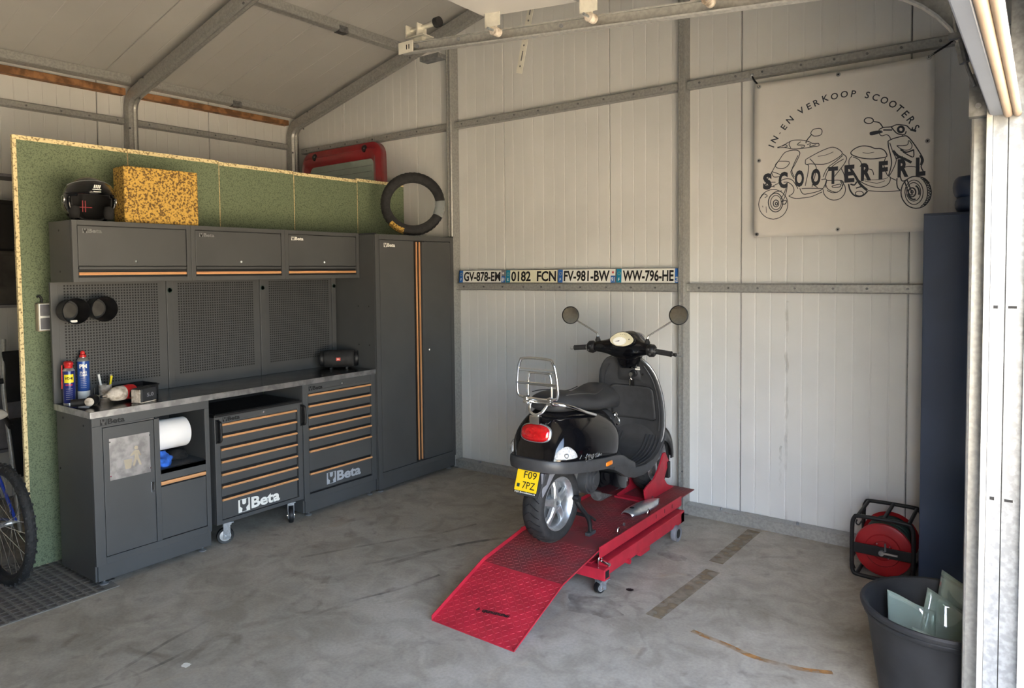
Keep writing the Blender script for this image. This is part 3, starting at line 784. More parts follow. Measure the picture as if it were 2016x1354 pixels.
# local: faces +X... shell from a squashed sphere with a face opening
def helmet_shell(rs, inner=False):
    vs = []; fs = []
    nu, nv = 40, 26
    for j in range(nv+1):
        ph = R(-62+152*j/nv)
        for i in range(nu+1):
            th = R(-180+360*i/nu)
            vs.append((rs[0]*math.cos(ph)*math.cos(th), rs[1]*math.cos(ph)*math.sin(th), rs[2]*math.sin(ph)+.115))
    for j in range(nv):
        for i in range(nu):
            th = abs(-180+360*(i+.5)/nu); ph = -62+152*(j+.5)/nv
            op = th < 66 and ph < 16-(th/66)**2*10 and ph > -80
            if op and not (ph < -52 and th > 80): continue
            a = j*(nu+1)+i; fs.append((a, a+1, a+nu+2, a+nu+1))
    return MB().add(vs, fs)
obj('shell', helmet_shell((.150, .128, .132)), 'gloss', t, smooth=180, solid=.012)
obj('lining', helmet_shell((.136, .114, .118)), 'blackcloth', t, smooth=180, solid=.008)
for s in (1, -1):
    obj('cheek_pad', MB().lathe([(.0, -.04), (.024, -.032), (.028, 0), (.024, .032), (0, .04)], (.05, s*.088, .05), (.25, 0, 1), n=18), 'blackcloth', t, smooth=180)
    obj('visor_pivot', MB().lathe([(.0, .006), (.019, .006), (.021, .003), (.021, 0)], (.02, s*.128, .118), (0, s, 0), n=24), 'gloss', t, smooth=50)
    obj('pivot_ring', MB().lathe([(.019, .007), (.022, .007), (.022, .001)], (.02, s*.128, .118), (0, s, 0), n=24), 'brushed', t, smooth=50)
obj('red_tabs', MB().box(-.075, -.07, -.012, -.007, .06, .125).box(-.075, -.07, .002, .007, .06, .125).box(-.076, -.071, -.055, .04, .085, .089), 'carred', t)
obj('chin_strap', MB().tube(spline([(.03, .09, .05), (.05, .05, .012), (.055, 0, .006), (.05, -.05, .012), (.03, -.09, .05)], 5), .006), 'black', t, smooth=60)
vv = []; vf = []
for j in range(9):
    ph = R(14+34*j/8)
    for i in range(25):
        th = R(-78+156*i/24)
        f = math.cos(R(-78+156*i/24)*1.0)
        e = R(14)+(ph-R(14))*(.3+.7*max(f, 0)**.6)
        vv.append((.162*math.cos(e)*math.cos(th)+.004, .139*math.cos(e)*math.sin(th), .142*math.sin(e)+.117))
for j in range(8):
    for i in range(24): a = j*25+i; vf.append((a, a+1, a+26, a+25))
vz = obj('visor', MB().add(vv, vf), 'visor', t, smooth=180, solid=.003)
obj('visor_rim', MB().tube([vv[8*25+i] for i in range(25)], .003, 6), 'alu', t, smooth=60)
obj('visor_rim', MB().tube([vv[i] for i in range(25)], .003, 6), 'gloss', t, smooth=60)
mk = MB()
for k in range(4): mk.add([(.155-.004*k*0, .012-.009*k+dx, zz_) for dx, zz_ in ((0, .195), (.006, .195), (.001, .176), (-.004, .176))], [(0, 1, 2, 3)])
mk.add([(.158, y, z) for y, z in ((.018, .171), (-.026, .171), (-.026, .167), (.018, .167))], [(0, 1, 2, 3)])
mk.add([(.159, y, z) for y, z in ((.016, .160), (-.022, .160), (-.020, .153), (.018, .152))], [(0, 1, 2, 3)])
obj('emblem', mk, 'plate_white', t, solid=.001)
# foam block
tag(obj('foam_block', MB().box(-.075, .075, -.222, .222, 0, .335), 'foam', bev=.006, loc=(-.285, -2.478, 2.0135)), 'speckled yellow foam block standing on the wall cabinets', 'foam block')
bpy.data.objects['foam_block'].rotation_euler = (0, 0, R(-3))
# leaning tyre on the tall cupboard
t = thing('loose_tyre', 'loose black tyre leaning on top of the tall cupboard', 'tyre', (-.085, -.455, 2.006))
Rm = Matrix.Rotation(R(45), 4, 'Z') @ Matrix.Rotation(R(-8), 4, 'Y')
def tyre(R0, w, rin, n=56):
    prof = [(rin, -w*.42), (rin+.012, -w*.5), ((R0+rin)/2, -w*.56), (R0-.014, -w*.48), (R0-.003, -w*.25), (R0, 0), (R0-.003, w*.25), (R0-.014, w*.48), ((R0+rin)/2, w*.56), (rin+.012, w*.5), (rin, w*.42), (rin+.006, w*.38), ((R0+rin)/2, w*.46), (R0-.022, w*.36), (R0-.014, 0), (R0-.022, -w*.36), ((R0+rin)/2, -w*.46), (rin+.006, -w*.38)]
    return MB().lathe(prof+[prof[0]], (0, 0, 0), YV, n=n)
TR = .264
tm = Matrix.Rotation(R(44), 4, 'Z') @ Matrix.Rotation(R(-9), 4, 'X')
def tput(o): o.matrix_local = Matrix.Translation((0, 0, TR*.992+.004)) @ tm; return o
tb = tput(obj('tyre_body', tyre(TR, .085, .188), 'rubber', t, smooth=50))
gb = MB()
for k in range(44):
    a = 2*math.pi*k/44
    for s in (1, -1):
        p0 = Vector((math.cos(a)*TR, s*.004, math.sin(a)*TR)); a2 = a+.10
        p1 = Vector((math.cos(a2)*(TR-.008), s*.036, math.sin(a2)*(TR-.008)))
        gb.tube([p0*1.001, p1*1.003], .0028, 4)
obj('tread_groove', gb, 'ink', tb)
def arcstrip(prof, t0, t1, n=10): return MB().ring([[(r*math.cos(R(t0+(t1-t0)*k/n)), h, r*math.sin(R(t0+(t1-t0)*k/n))) for k in range(n+1)] for r, h in prof], closed=False)
pb = arcstrip([(.225, -.0495), (.240, -.0475), (.252, -.043), (.262, -.022), (.266, -.005)], 222, 252)
lb = obj('orange_label', pb, 'foam', tb, solid=.001)
pw = arcstrip([(.184, -.04), (.225, -.055), (.262, -.044), (.2675, .0), (.262, .044), (.225, .055), (.184, .04)], -28, 4)
wp = obj('plastic_wrap', pw, 'film', tb, solid=.001, smooth=60)
# ------------------------------------------------------------------ on the worktop
WT = .9715
# speaker
t = thing('portable_speaker', 'black cylindrical speaker with red badge on the worktop', 'speaker', (-.250, -1.118, WT), R(-46))
obj('body', MB().lathe([(.0, -.115), (.050, -.118), (.062, -.112), (.066, -.10), (.067, 0), (.066, .10), (.062, .112), (.050, .118), (0, .115)], (0, 0, .078), YV, n=40), 'rubber', t, smooth=50)
for s in (-1, 1):
    obj('end_ring', MB().lathe([(.052, s*.112), (.062, s*.125), (.056, s*.142), (.046, s*.140), (.045, s*.122)], (0, 0, .078), YV, n=36), 'black', t, smooth=60)
    obj('passive_radiator', MB().lathe([(0, s*.135), (.03, s*.133), (.046, s*.124)], (0, 0, .078), YV, n=32), 'alu', t, smooth=60)
    obj('rest', MB().box(-.03, .045, s*.06-.008, s*.06+.008, 0, .016), 'black', t, bev=.002)
bd = obj('badge', MB().box(.0655, .0685, -.016, .016, .068, .092), 'logored', t, bev=.001)
obj('badge_text', textmb('JBL', (.0687, 0, .080), YV, ZV, w=.022, h=.011, bold=.02), 'plate_white', bd)
# spray cans
def can(name, x, y, r, h, body, label, cap):
    t = thing(name, label, 'spray can', (x, y, WT))
    obj('body', MB().lathe([(0, .002), (r*.92, 0), (r, .004), (r, h*.80), (r*.97, h*.815)], n=32, cap0=False), body, t, smooth=40)
    obj('shoulder', MB().lathe([(r*1.01, h*.812), (r*.98, h*.825), (r*.75, h*.87), (r*.6, h*.885), (r*.6, h*.89), (0, h*.89)], n=32), 'alu', t, smooth=40)
    obj('base_rim', MB().lathe([(r*1.01, 0), (r*1.02, .004), (r*1.0, .007)], n=32), 'alu', t, smooth=40)
    return t
CD = Vector((4.11+.35, -4.72+2.98, 0)).normalized()   # the labels face the room
def wraptext(parent, nm, s, z, hgt, wid, r, m, ang0=None, bold=.02):
    a0 = math.atan2(CD.y, CD.x) if ang0 is None else ang0
    mb = textmb(s, (0, 0, 0), XV, YV, w=wid, h=hgt, bold=bold, t=0)
    mb.v = [((r+.0006)*math.cos(a0+v[0]/r), (r+.0006)*math.sin(a0+v[0]/r), z+v[1]) for v in mb.v]
    return obj(nm, mb, m, parent)
def patch(parent, nm, z0, z1, wid, r, m, off=0.):
    a0 = math.atan2(CD.y, CD.x)+off; mb = MB(); n = 10
    mb.ring([[((r+.0004)*math.cos(a0+(k/n-.5)*wid/r), (r+.0004)*math.sin(a0+(k/n-.5)*wid/r), z) for k in range(n+1)] for z in (z0, z1)], closed=False)
    return obj(nm, mb, m, parent)
t = can('lubricant_can', -.375, -2.975, .031, .235, 'canblue', 'dark blue spray can with yellow shield and red straw cap', 'canred')
p = patch(t, 'shield_label', .125, .172, .05, .031, 'canyellow')
wraptext(p, 'label_text', 'WD-40', .150, .017, .042, .0316, 'ink', bold=.03)
wraptext(t, 'label_text', 'MULTI-USE', .112, .010, .036, .031, 'canred')
for k in range(6): wraptext(t, 'label_text', 'lubricant spray', .09-.012*k, .005, .034, .031, 'plate_white', bold=0)
obj('cap', MB().lathe([(.018, .205), (.022, .212), (.022, .222), (0, .226)], n=24).add([], []), 'canred', t, smooth=40)
obj('straw_head', MB().ring([[(a*c, b*c, z) for a, b in [(math.cos(q)*.034+.0, math.sin(q)*.024) for q in [2*math.pi*k/20 for k in range(20)]]] for z, c in ((.222, .85), (.228, 1), (.240, .95), (.246, .6))]), 'canred', t, smooth=50)
obj('straw', MB().cyl((-.01, -.034, .09), (-.01, -.030, .225), .003, n=8), 'canred', t)
t = can('brake_cleaner_can', -.405, -2.885, .0325, .29, 'canblue2', 'tall blue spray can with white label and red cap', 'canred')
wraptext(t, 'label_text', 'PM', .208, .024, .040, .0325, 'plate_white', bold=.05)
wraptext(t, 'label_text', 'BRAKE', .172, .012, .036, .0325, 'plate_white')
wraptext(t, 'label_text', 'CLEANER', .156, .012, .040, .0325, 'plate_white')
for k in range(6): wraptext(t, 'label_text', 'brake parts cleaner', .138-.011*k, .005, .03, .0325, 'plate_white', bold=0)
patch(t, 'pale_band', .012, .062, .09, .0325, 'white')
obj('cap', MB().lathe([(.017, .255), (.018, .262), (.018, .272), (.012, .276), (.012, .288), (.006, .296), (0, .296)], n=24), 'canred', t, smooth=40)
t = thing('touch_up_bottle', 'tiny bottle with black brush cap beside the spray cans', 'bottle', (-.31, -2.868, WT))
obj('glass_body', MB().lathe([(0, 0), (.014, 0), (.015, .003), (.015, .03), (.008, .036), (.008, .04)], n=20), 'dirtywhite', t, smooth=40)
obj('cap', MB().lathe([(.009, .038), (.009, .05), (.006, .085), (0, .086)], n=16), 'black', t, smooth=40)
# compact impact driver lying on its side (dark, nearest the corner)
t = thing('impact_driver', 'small black cordless driver lying before the spray cans', 'power tool', (-.21, -2.915, WT), R(52))
obj('motor_housing', MB().lathe([(0, -.085), (.022, -.083), (.028, -.07), (.030, -.02), (.029, .0)], (0, 0, .032), YV, n=28), 'black', t, smooth=40)
obj('end_cap', MB().lathe([(0, -.0885), (.018, -.0875), (.024, -.082)], (0, 0, .032), YV, n=24), 'dirtywhite', t, smooth=40)
obj('gear_case', MB().lathe([(.029, 0), (.027, .02), (.022, .045), (.016, .06), (0, .06)], (0, 0, .030), YV, n=24), 'alu', t, smooth=40)
obj('anvil', MB().lathe([(.008, .055), (.010, .075), (.012, .082), (.012, .10), (0, .10)], (0, 0, .030), YV, n=16), 'chrome', t, smooth=40)
obj('grip', MB().tube(spline([(.0, -.04, .03), (-.05, -.045, .026), (-.10, -.05, .024)], 4), .021, 14), 'black', t, smooth=60)
# impact wrench with battery
t = thing('impact_wrench', 'worn white and red cordless impact wrench with battery', 'power tool', (-.17, -2.775, WT), R(20))
obj('gear_case', MB().lathe([(0, -.115), (.012, -.115), (.013, -.095), (.022, -.09), (.036, -.07), (.042, -.04), (.042, .0)], (0, 0, .055), YV, n=28), 'dirtywhite', t, smooth=40)
obj('anvil', MB().cyl((0, -.145, .055), (0, -.11, .055), .009, n=12), 'chrome', t)
obj('motor_housing', MB().lathe([(.042, 0), (.043, .05), (.038, .075), (0, .08)], (0, 0, .055), YV, n=28), 'canred', t, smooth=40)
obj('grip', MB().tube(spline([(0, .03, .05), (.05, .035, .045), (.095, .045, .045)], 5), .024, 14), 'black', t, smooth=60)
b = obj('battery', MB().box(.085, .155, -.02, .10, .004, .085), 'paintdark', t, bev=.008)
obj('battery_band', MB().box(.09, .150, -.028, -.018, .006, .08).box(.083, .157, -.022, .09, .001, .008), 'dirtywhite', b, bev=.003)
obj('battery_print', textmb('5.0', (.1555, .045, .045), YV, ZV, w=.05, h=.022, bold=.03), 'greymud', b)
# tool pouch with pens behind
t = thing('tool_tray', 'low black parts tray behind the impact wrench', 'tray', (-.33, -2.62, WT), R(12))
obj('tray', MB().box(-.07, .07, -.10, .10, 0, .006).box(-.07, -.064, -.10, .10, .006, .07).box(.064, .07, -.10, .10, .006, .06).box(-.064, .064, -.10, -.094, .006, .07).box(-.064, .064, .094, .10, .006, .07), 'black', t, bev=.003)
obj('rim', MB().tube([(-.072, -.102, .068), (.072, -.102, .062), (.072, .102, .062), (-.072, .102, .068)], .005, 8, loop=True), 'black', t, smooth=60)
t = thing('pen_cup', 'small cup with pens and a marker by the tool panel', 'pen holder', (-.385, -2.775, WT))
obj('cup', MB().lathe([(0, 0), (.032, 0), (.036, .085), (.034, .085), (.030, .004), (0, .004)], n=28), 'dirtywhite', t, smooth=40)
for k, (dx, dy, hx, hy, h, m) in enumerate(((0, -.012, .0, -.035, .15, 'white'), (.01, .01, .02, .03, .135, 'canyellow'), (-.01, .012, -.01, .04, .14, 'beige'), (.008, -.002, .015, .018, .13, 'black'))):
    obj('pen', MB().cyl((dx, dy, .006), (hx, hy, h), .0065, n=10), m, t)
# two cups on the tool panel
for i, (y, z, l) in enumerate(((-2.946, 1.505, 'left black parts cup with a pale piece inside'), (-2.792, 1.510, 'right black parts cup on the tool panel'))):
    t = thing('parts_cup', l, 'parts cup', (-.438, y, z), group='parts cups on the tool panel')
    r = .0725
    obj('cup', MB().lathe([(0, 0), (r*.82, 0), (r*.86, .004), (r, .120), (r*1.04, .123), (r*1.0, .127), (r*.95, .122), (r*.80, .010)], (0, 0, 0), XV, n=40), 'black', t, smooth=40)
    obj('magnet_disc', MB().lathe([(0, .0125), (r*.62, .0125), (r*.64, .010)], (0, 0, 0), XV, n=32), 'junk', t)
    if i == 0: obj('loose_piece', MB().box(.075, .095, -.02, .016, -.071, -.052), 'white', t, bev=.004)
# ------------------------------------------------------------------ number plates on the rail
U, V = Vector(XV), Vector((0, .06, 1)).normalized()
def plate(x, w, txt, base, blue, label, right=None, c='F', th=.082):
    t = thing('number_plate', label, 'number plate', (x, -.036, 1.6135), group='number plates on the rail')
    O = Vector((0, 0, 0)); N = Vector((0, -1, .06)).normalized()
    h = .108
    def q(x0, x1, z0, z1, d): return MB().prism([(x0, z0), (x1, z0), (x1, z1), (x0, z1)], N*d, U, V, .0012)
    obj('sheet', MB().prism([(0, 0), (w, 0), (w, h), (0, h)], N*0, U, V, .002), base, t)
    rim = MB()
    for a in ((0, w, 0, .003), (0, w, h-.003, h), (0, .003, 0, h), (w-.003, w, 0, h)): rim.prism([(a[0], a[2]), (a[1], a[2]), (a[1], a[3]), (a[0], a[3])], N*.0026, U, V, .0008)
    obj('border', rim, 'ink', t)
    b = obj('euro_band', q(.004, .044, .004, h-.004, .0030), blue, t)
    st = MB()
    for k in range(12):
        a = 2*math.pi*k/12; cx, cz = .024+.011*math.cos(a), .072+.011*math.sin(a)
        st.prism([(cx+.002*math.cos(j*math.pi/2), cz+.002*math.sin(j*math.pi/2)) for j in range(4)], N*.0042, U, V, .0003)
    obj('stars', st, 'canyellow', b)
    obj('country_letter', textmb(c, N*.0042+U*.024+V*.028, U, V, h=.022, bold=.02), 'plate_white', b)
    x1 = w-.044 if right else w-.006
    obj('characters', textmb(txt, N*.0032+U*((.048+x1)/2)+V*(h/2), U, V, w=(x1-.048)*.965, h=th, bold=.028), 'ink', t)
    if right:
        b2 = obj('department_band', q(w-.042, w-.004, .004, h-.004, .0030), right[0], t)
        obj('department_number', textmb(right[1], N*.0042+U*(w-.023)+V*.028, U, V, w=.028, h=.034, bold=.02), 'plate_white', b2)
        if right[2]:
            e = obj('emblem_field', q(w-.042, w-.004, .056, h-.004, .0038), right[2], b2)
            obj('emblem', MB().prism([(w-.023+(.013 if k % 2 else .006)*math.cos(k*math.pi/8), .080+(.013 if k % 2 else .006)*math.sin(k*math.pi/8)) for k in range(16)], N*.0052, U, V, .0004), 'canred' if right[2] == 'plate_white' else 'plate_white', e)
plate(.045, .503, 'GV-878-EM', 'plate_white', 'plate_blue', 'cream number plate reading GV-878-EM, leftmost on the rail', ('plate_blue', '89', 'greymud'))
plate(.552, .507, '0182  FCN', 'plate_cream', 'plate_teal', 'yellowish number plate reading 0182 FCN', None, 'E')
plate(1.062, .508, 'FV-981-BW', 'plate_white', 'plate_blue', 'white number plate reading FV-981-BW with red emblem', ('plate_blue', '91', 'plate_white'))
plate(1.573, .504, 'WW-796-HE', 'plate_white', 'plate_teal', 'white number plate reading WW-796-HE beside the column', ('plate_blue', '3', None))
# ------------------------------------------------------------------ banner
BW, BH = 1.0, .978
t = thing('banner', 'square white banner with two scooter drawings and lettering', 'banner', (2.594, -.072, 1.910))
nx, nz = 26, 26
vs = []
for i in range(nx+1):
    for j in range(nz+1):
        u, v = i/nx, j/nz
        dy = .006*math.sin(u*5+.5)*math.sin(v*3.4)+.010*max(0, .12-v)*math.cos(u*9)
        vs.append((u*BW+(.004*(1-v) if i == nx else 0), dy, v*BH+.006*math.sin(u*math.pi)*(-1 if j == nz else .0)))
fs = [(i*(nz+1)+j, (i+1)*(nz+1)+j, (i+1)*(nz+1)+j+1, i*(nz+1)+j+1) for i in range(nx) for j in range(nz)]
obj('sheet', MB().add(vs, fs), 'vinyl_white', t, smooth=180, solid=.0015)
def bdy(u, v): return .006*math.sin(u*5+.5)*math.sin(v*3.4)+.010*max(0, .12-v)*math.cos(u*9)
def drape(mb, off):
    mb.v = [(p[0], bdy(p[0]/BW, p[2]/BH)-off, p[2]) for p in mb.v]; return mb
STROKES = "2:344,625 357,645 380,650 401,647 411,633 407,612 391,605 365,606 352,616 344,625;3:349,616 321,584 318,568;2:145,562 178,570 227,592 259,595 302,588 339,574 355,563 392,559;2:145,559 189,557 238,542 303,539 355,542 392,543 392,559;2:173,566 195,573 206,561 187,558;2:222,587 216,571 227,550;2:286,582 265,565 292,560 310,555 303,545 287,549;2:324,559 345,562 340,546 376,553;2:157,482 184,519 211,532 260,532 281,517 276,492 250,440 228,403 239,374 248,357;2:157,482 135,451 113,413 90,376 74,337;2:271,499 250,456 234,408 250,367;2:151,475 217,465 206,438 179,427 146,433 132,451 151,475;2:110,408 124,379 157,378;2:113,413 146,399 174,385;2:147,331 169,352 202,361 234,352 256,323 272,293;2:185,340 213,337 240,313 248,284 238,263 219,254;2:74,337 102,346 135,344;2:119,322 147,334;2:68,338 91,325 130,316;2:207,327 191,277 169,234 180,222 199,266 207,315;3:169,217 202,226 197,204 175,205;2:216,253 230,244 262,233 316,235 358,240 415,263;2:283,295 294,270 315,256 399,270 425,293 440,335;2:294,292 347,290 420,282;2:357,314 389,290;2:315,307 330,382 335,426 325,438;2:314,445 316,466 330,476 387,503 438,521 474,526 509,508 527,482 500,458 449,434 408,430 346,439 322,438 314,445;2:340,472 367,439 380,405 367,346 355,298;1:387,481 433,484 477,498;2:527,482 550,459 543,427 510,382 481,347;2:530,471 490,438 444,405 419,353;2:535,449 485,422 445,383 430,336;2:440,329 526,322 531,289 502,254 451,274 435,308 440,329;2:471,294 516,301 516,285 476,286 471,294;2:520,397 536,364 544,326;2:409,337 440,335 430,287;2:40,249 63,276 85,262 69,252;1:55,202 58,190;1:77,195 80,155;2:102,256 130,282 175,287;2:212,200 210,180 203,161 193,144 179,130 162,120 143,114 123,112 103,116 83,124 66,136 51,152 40,170 33,191 31,212 33,233 40,252 50,269 65,283 82,293 102,299 122,300 142,296 161,287 178,275 192,259 203,241 210,221 212,200;3:181,213 180,200 176,188 171,177 164,168 156,162 146,158 137,157 127,159 117,164 109,172 101,181 96,193 93,206 91,219 92,233 96,245 101,256 108,265 117,271 126,275 136,276 146,274 155,269 164,261 171,251 176,239 179,227 181,213;2:172,214 171,204 169,195 165,186 160,180 154,175 147,172 139,171 132,173 125,176 118,182 113,190 109,199 106,208 105,218 106,229 109,238 113,246 118,253 124,258 131,261 139,261 146,260 153,256 160,250 165,243 169,234 171,224 172,214;3:156,209 155,205 154,200 152,196 150,193 146,191 143,189 139,189 135,190 132,192 129,194 126,198 124,202 123,207 122,212 123,216 124,221 126,225 129,228 132,230 135,232 139,232 143,231 146,229 149,227 152,223 154,219 155,214 156,209;3:148,208 148,206 148,204 147,203 146,201 145,200 143,200 142,200 140,200 139,201 138,202 137,203 136,205 135,207 135,209 135,211 136,213 137,215 138,216 139,217 140,218 142,218 143,217 145,217 146,215 147,214 148,212 148,210 148,208;2:515,324 523,318 530,311 535,303 540,295 544,286 546,276 547,267 546,257 544,248 541,240 536,232 530,225 524,219 516,214 507,211 498,209 489,208 480,208 470,211 461,214 452,219 444,225 437,232 431,240 426,248 423,257 421,267 420,277;2:518,316 521,313 524,308 526,304 527,300 528,295 529,291 529,286 528,282 527,277 525,273 522,270 519,266 516,263 512,260 508,258 503,256 498,254 493,253 488,253 483,253 477,253 472,254 467,256 462,258 457,261 452,263 448,267 444,270;3:694,650 725,639 740,618 747,605;9:680,580 712,584 738,587;2:677,588 704,592 730,591 743,582 712,576 682,573 677,588;3:725,599 747,608 789,607 815,615 848,609 869,601 886,581 915,570;5:886,578 915,565;2:725,599 730,570 743,561 764,565 779,554 786,537;3:789,605 815,569 840,556 859,556 865,572;2:845,556 847,546;4:747,594 794,588;3:773,527 799,538 849,546 870,543 895,512 924,463 949,414 952,391 942,364 957,330;3:773,527 776,493 789,435 792,388 778,328;2:782,516 799,462 817,414 801,363 782,327;9:799,469 825,436 859,416 894,392;5:813,423 850,429;2:818,496 850,492 874,496 878,519 895,494 891,471 867,464 837,477 818,496;5:837,472 867,453 904,463;3:904,465 904,423 879,435 850,457;8:937,429 947,405 942,373;3:574,484 590,500 621,513 652,513 683,504 705,492 735,488 757,472 768,440 731,434 683,434 626,447 581,469 574,484;1:639,475 670,469 701,471;2:581,462 565,439 568,400 586,359 618,317 663,285 716,266 755,268 780,285 788,317 771,333 753,391 761,433;2:586,456 617,439 633,413 626,394;1:632,326 685,312 750,311 776,318;1:650,310 716,290 759,301;2:668,251 729,241 785,237 840,238;9:573,390 600,343 628,292 666,253;2:784,318 818,298;3:822,310 821,281 827,253 840,240;5:564,298 572,263 592,232 619,220 646,226 668,248;5:574,297 596,290 609,309;4:605,270 641,277 655,257;3:835,337 844,298 860,292 897,312 926,310 959,298 984,268;2:843,355 868,371 909,367 934,355;3:860,292 882,220 899,215 873,296;2:649,378 689,371 700,339;2:870,212 907,209;3:694,655 694,651 692,648 689,645 685,643 681,641 676,641 670,641 665,642 660,644 655,647 651,650 648,654 646,657 646,661 646,665 648,669 651,671 655,674 659,675 665,676 670,675 675,674 680,672 685,670 689,666 692,663 694,659 694,655;8:852,584 852,580 851,577 849,574 847,572 844,570 841,569 838,569 835,570 832,572 829,574 827,577 825,580 824,584 824,587 824,591 825,594 827,597 829,599 832,600 835,601 838,601 841,600 844,599 847,597 849,594 851,591 852,587 852,584;3:994,217 992,197 987,178 978,162 967,148 953,139 937,133 920,132 904,135 887,143 873,154 861,170 851,188 845,207 843,228 845,248 850,267 859,284 871,297 885,307 901,312 918,313 935,309 951,301 965,289 977,274 986,256 991,237 994,217;2:954,220 953,205 950,190 945,178 938,167 929,160 920,155 910,154 900,156 890,162 881,171 874,183 868,196 865,211 863,226 864,242 867,256 873,269 880,279 888,287 898,291 908,292 918,289 928,284 936,275 944,263 949,250 953,235 954,220;2:942,223 941,211 939,201 935,191 929,183 923,177 915,174 908,173 900,175 892,180 885,186 880,195 875,205 873,216 872,228 872,240 875,251 879,260 884,268 891,274 898,277 906,278 914,276 921,271 928,265 934,256 938,246 941,235 942,223;4:917,222 917,217 915,211 913,207 910,203 907,200 903,199 899,198 895,199 891,201 887,205 884,209 882,214 881,219 880,225 880,231 882,236 884,241 887,245 890,248 894,249 898,249 902,249 906,246 910,243 913,239 915,234 917,228 917,222;3:904,226 904,224 904,223 903,221 902,220 901,219 900,219 899,219 897,219 896,220 895,221 894,222 893,223 893,225 893,227 893,228 893,230 894,231 895,232 896,233 897,234 898,234 900,233 901,233 902,232 903,230 904,229 904,227 904,226;5:916,260 917,259 918,258 920,257 921,256 922,254 924,253 925,251 926,250 927,248 928,246 929,244 930,242 930,240 931,238 932,236 932,234 933,232 933,230 934,227 934,225 934,223 934,221 934,218 934,216 934,214 933,212 933,210 932,208;5:917,185 915,184 914,184 912,183 911,183 909,183 908,183 906,183 905,184 903,184 902,184 900,185 899,186 897,187 896,188 894,189 893,190 892,191 891,193 889,194 888,196 887,198 886,199 885,201 884,203 883,205 883,207 882,209 881,211;2:646,235 645,232 644,230 641,227 638,225 633,224 629,223 624,223 619,224 614,226 610,227 606,230 603,233 602,236 601,239 602,242 603,244 606,247 610,249 614,250 619,251 623,251 628,250 633,249 637,247 641,244 644,241 645,238 646,235;2:940,300 944,297 949,293 953,288 956,283 960,278 963,272 966,266 969,260 971,253 973,246 974,239 975,232 976,225 976,218 976,211 976,204 975,197 973,190 972,184 970,178 967,172 965,166 962,161 958,156 955,151 951,147 946,144 942,141;4:950,294 961,291 959,284 971,280 966,273 979,267 972,259 985,252 977,245 989,237 979,230 991,222 980,215 991,206 979,200 988,191 976,185 984,177 971,172 977,164 965,160 969,153 957,151"
mb = MB()
for part in STROKES.split(';'):
    wd, pp = part.split(':')
    pts = [tuple(int(c)/1000 for c in q.split(',')) for q in pp.split()]
    if len(pts) > 2 and len(pts) < 20: pts = [(q.x, q.y) for q in spline([(a, b, 0) for a, b in pts], 3)]
    mb.ribbon(pts, .0017*int(wd)**.9+.0014, (0, 0, 0), XV, ZV)
obj('scooter_drawing', drape(mb, .0022), 'bannerink', t)
def letter(c, O, U, V, **k):
    o = obj('letter', drape(textmb(c, O, U, V, **k), .0030), 'bannerink', t); return o
for c, x, z in (('S', 85, 353), ('C', 182, 354), ('O', 280, 355), ('O', 377, 355), ('T', 476, 357), ('E', 568, 359), ('R', 659, 361), ('F', 750, 363), ('R', 852, 365), ('L', 940, 365)):
    letter(c, (x/1000, 0, z/1000), XV, ZV, w=.056 if c not in 'LF' else .048, h=.104, bold=.048)
AL = [('I', 108, 574), ('N', 128, 614), ('-', 161, 649), ('E', 185, 684), ('N', 221, 724), ('V', 288, 770), ('E', 334, 790), ('R', 377, 806), ('K', 429, 825), ('O', 480, 829), ('O', 535, 832), ('P', 586, 827), ('S', 661, 808), ('C', 705, 788), ('O', 751, 764), ('O', 795, 735), ('T', 830, 704), ('E', 860, 669), ('R', 889, 632), ('S', 912, 586)]
for k, (c, x, z) in enumerate(AL):
    a, b = AL[max(k-1, 0)], AL[min(k+1, len(AL)-1)]
    d = Vector((b[1]-a[1], 0, b[2]-a[2])).normalized()
    letter(c, (x/1000, 0, z/1000), d, Vector((-d.z, 0, d.x)), h=.039 if c != '-' else .005, bold=.016)
for x, z in ((.03, .957), (.5, .955), (.972, .970), (.03, .49), (.972, .505), (.02, .02), (.506, .03), (.98, .02)):
    e = obj('eyelet', MB().lathe([(.005, 0), (.007, -.0035), (.012, -.003), (.013, 0)], (x, bdy(x, z)-.001, z), YV, n=20), 'brushed', t, smooth=60)
    obj('eyelet_hole', MB().cyl((x, bdy(x, z)-.0015, z), (x, bdy(x, z)-.0019, z), .005, n=14), 'ink', e)
for (x0, z0, x1, z1, l) in ((2.624, 2.868, 2.567, 2.955, 'black bungee cord at the upper left banner corner'), (3.566, 2.880, 3.70, 2.975, 'black bungee cord at the upper right banner corner')):
    t = thing('bungee_cord', l, 'cord', (x1, -.03, z1))
    a = Vector((x0-x1, -.045, z0-z1))
    obj('cord', MB().tube(spline([(0, -.012, 0), a*.35+Vector((0, -.01, -.006)), a*.75, a], 5), .0055, 8), 'black', t, smooth=60)
    obj('hook', MB().tube(spline([a*.78, a*.95+Vector((0, -.006, 0)), a+Vector((0, .004, -.006))], 5), .003, 8), 'chrome', t, smooth=60)
    obj('ball', MB().lathe([(0, -.022), (.012, -.018), (.015, -.010), (.012, 0), (0, .002)], (0, 0, 0), YV, n=18), 'alu', t, smooth=180)
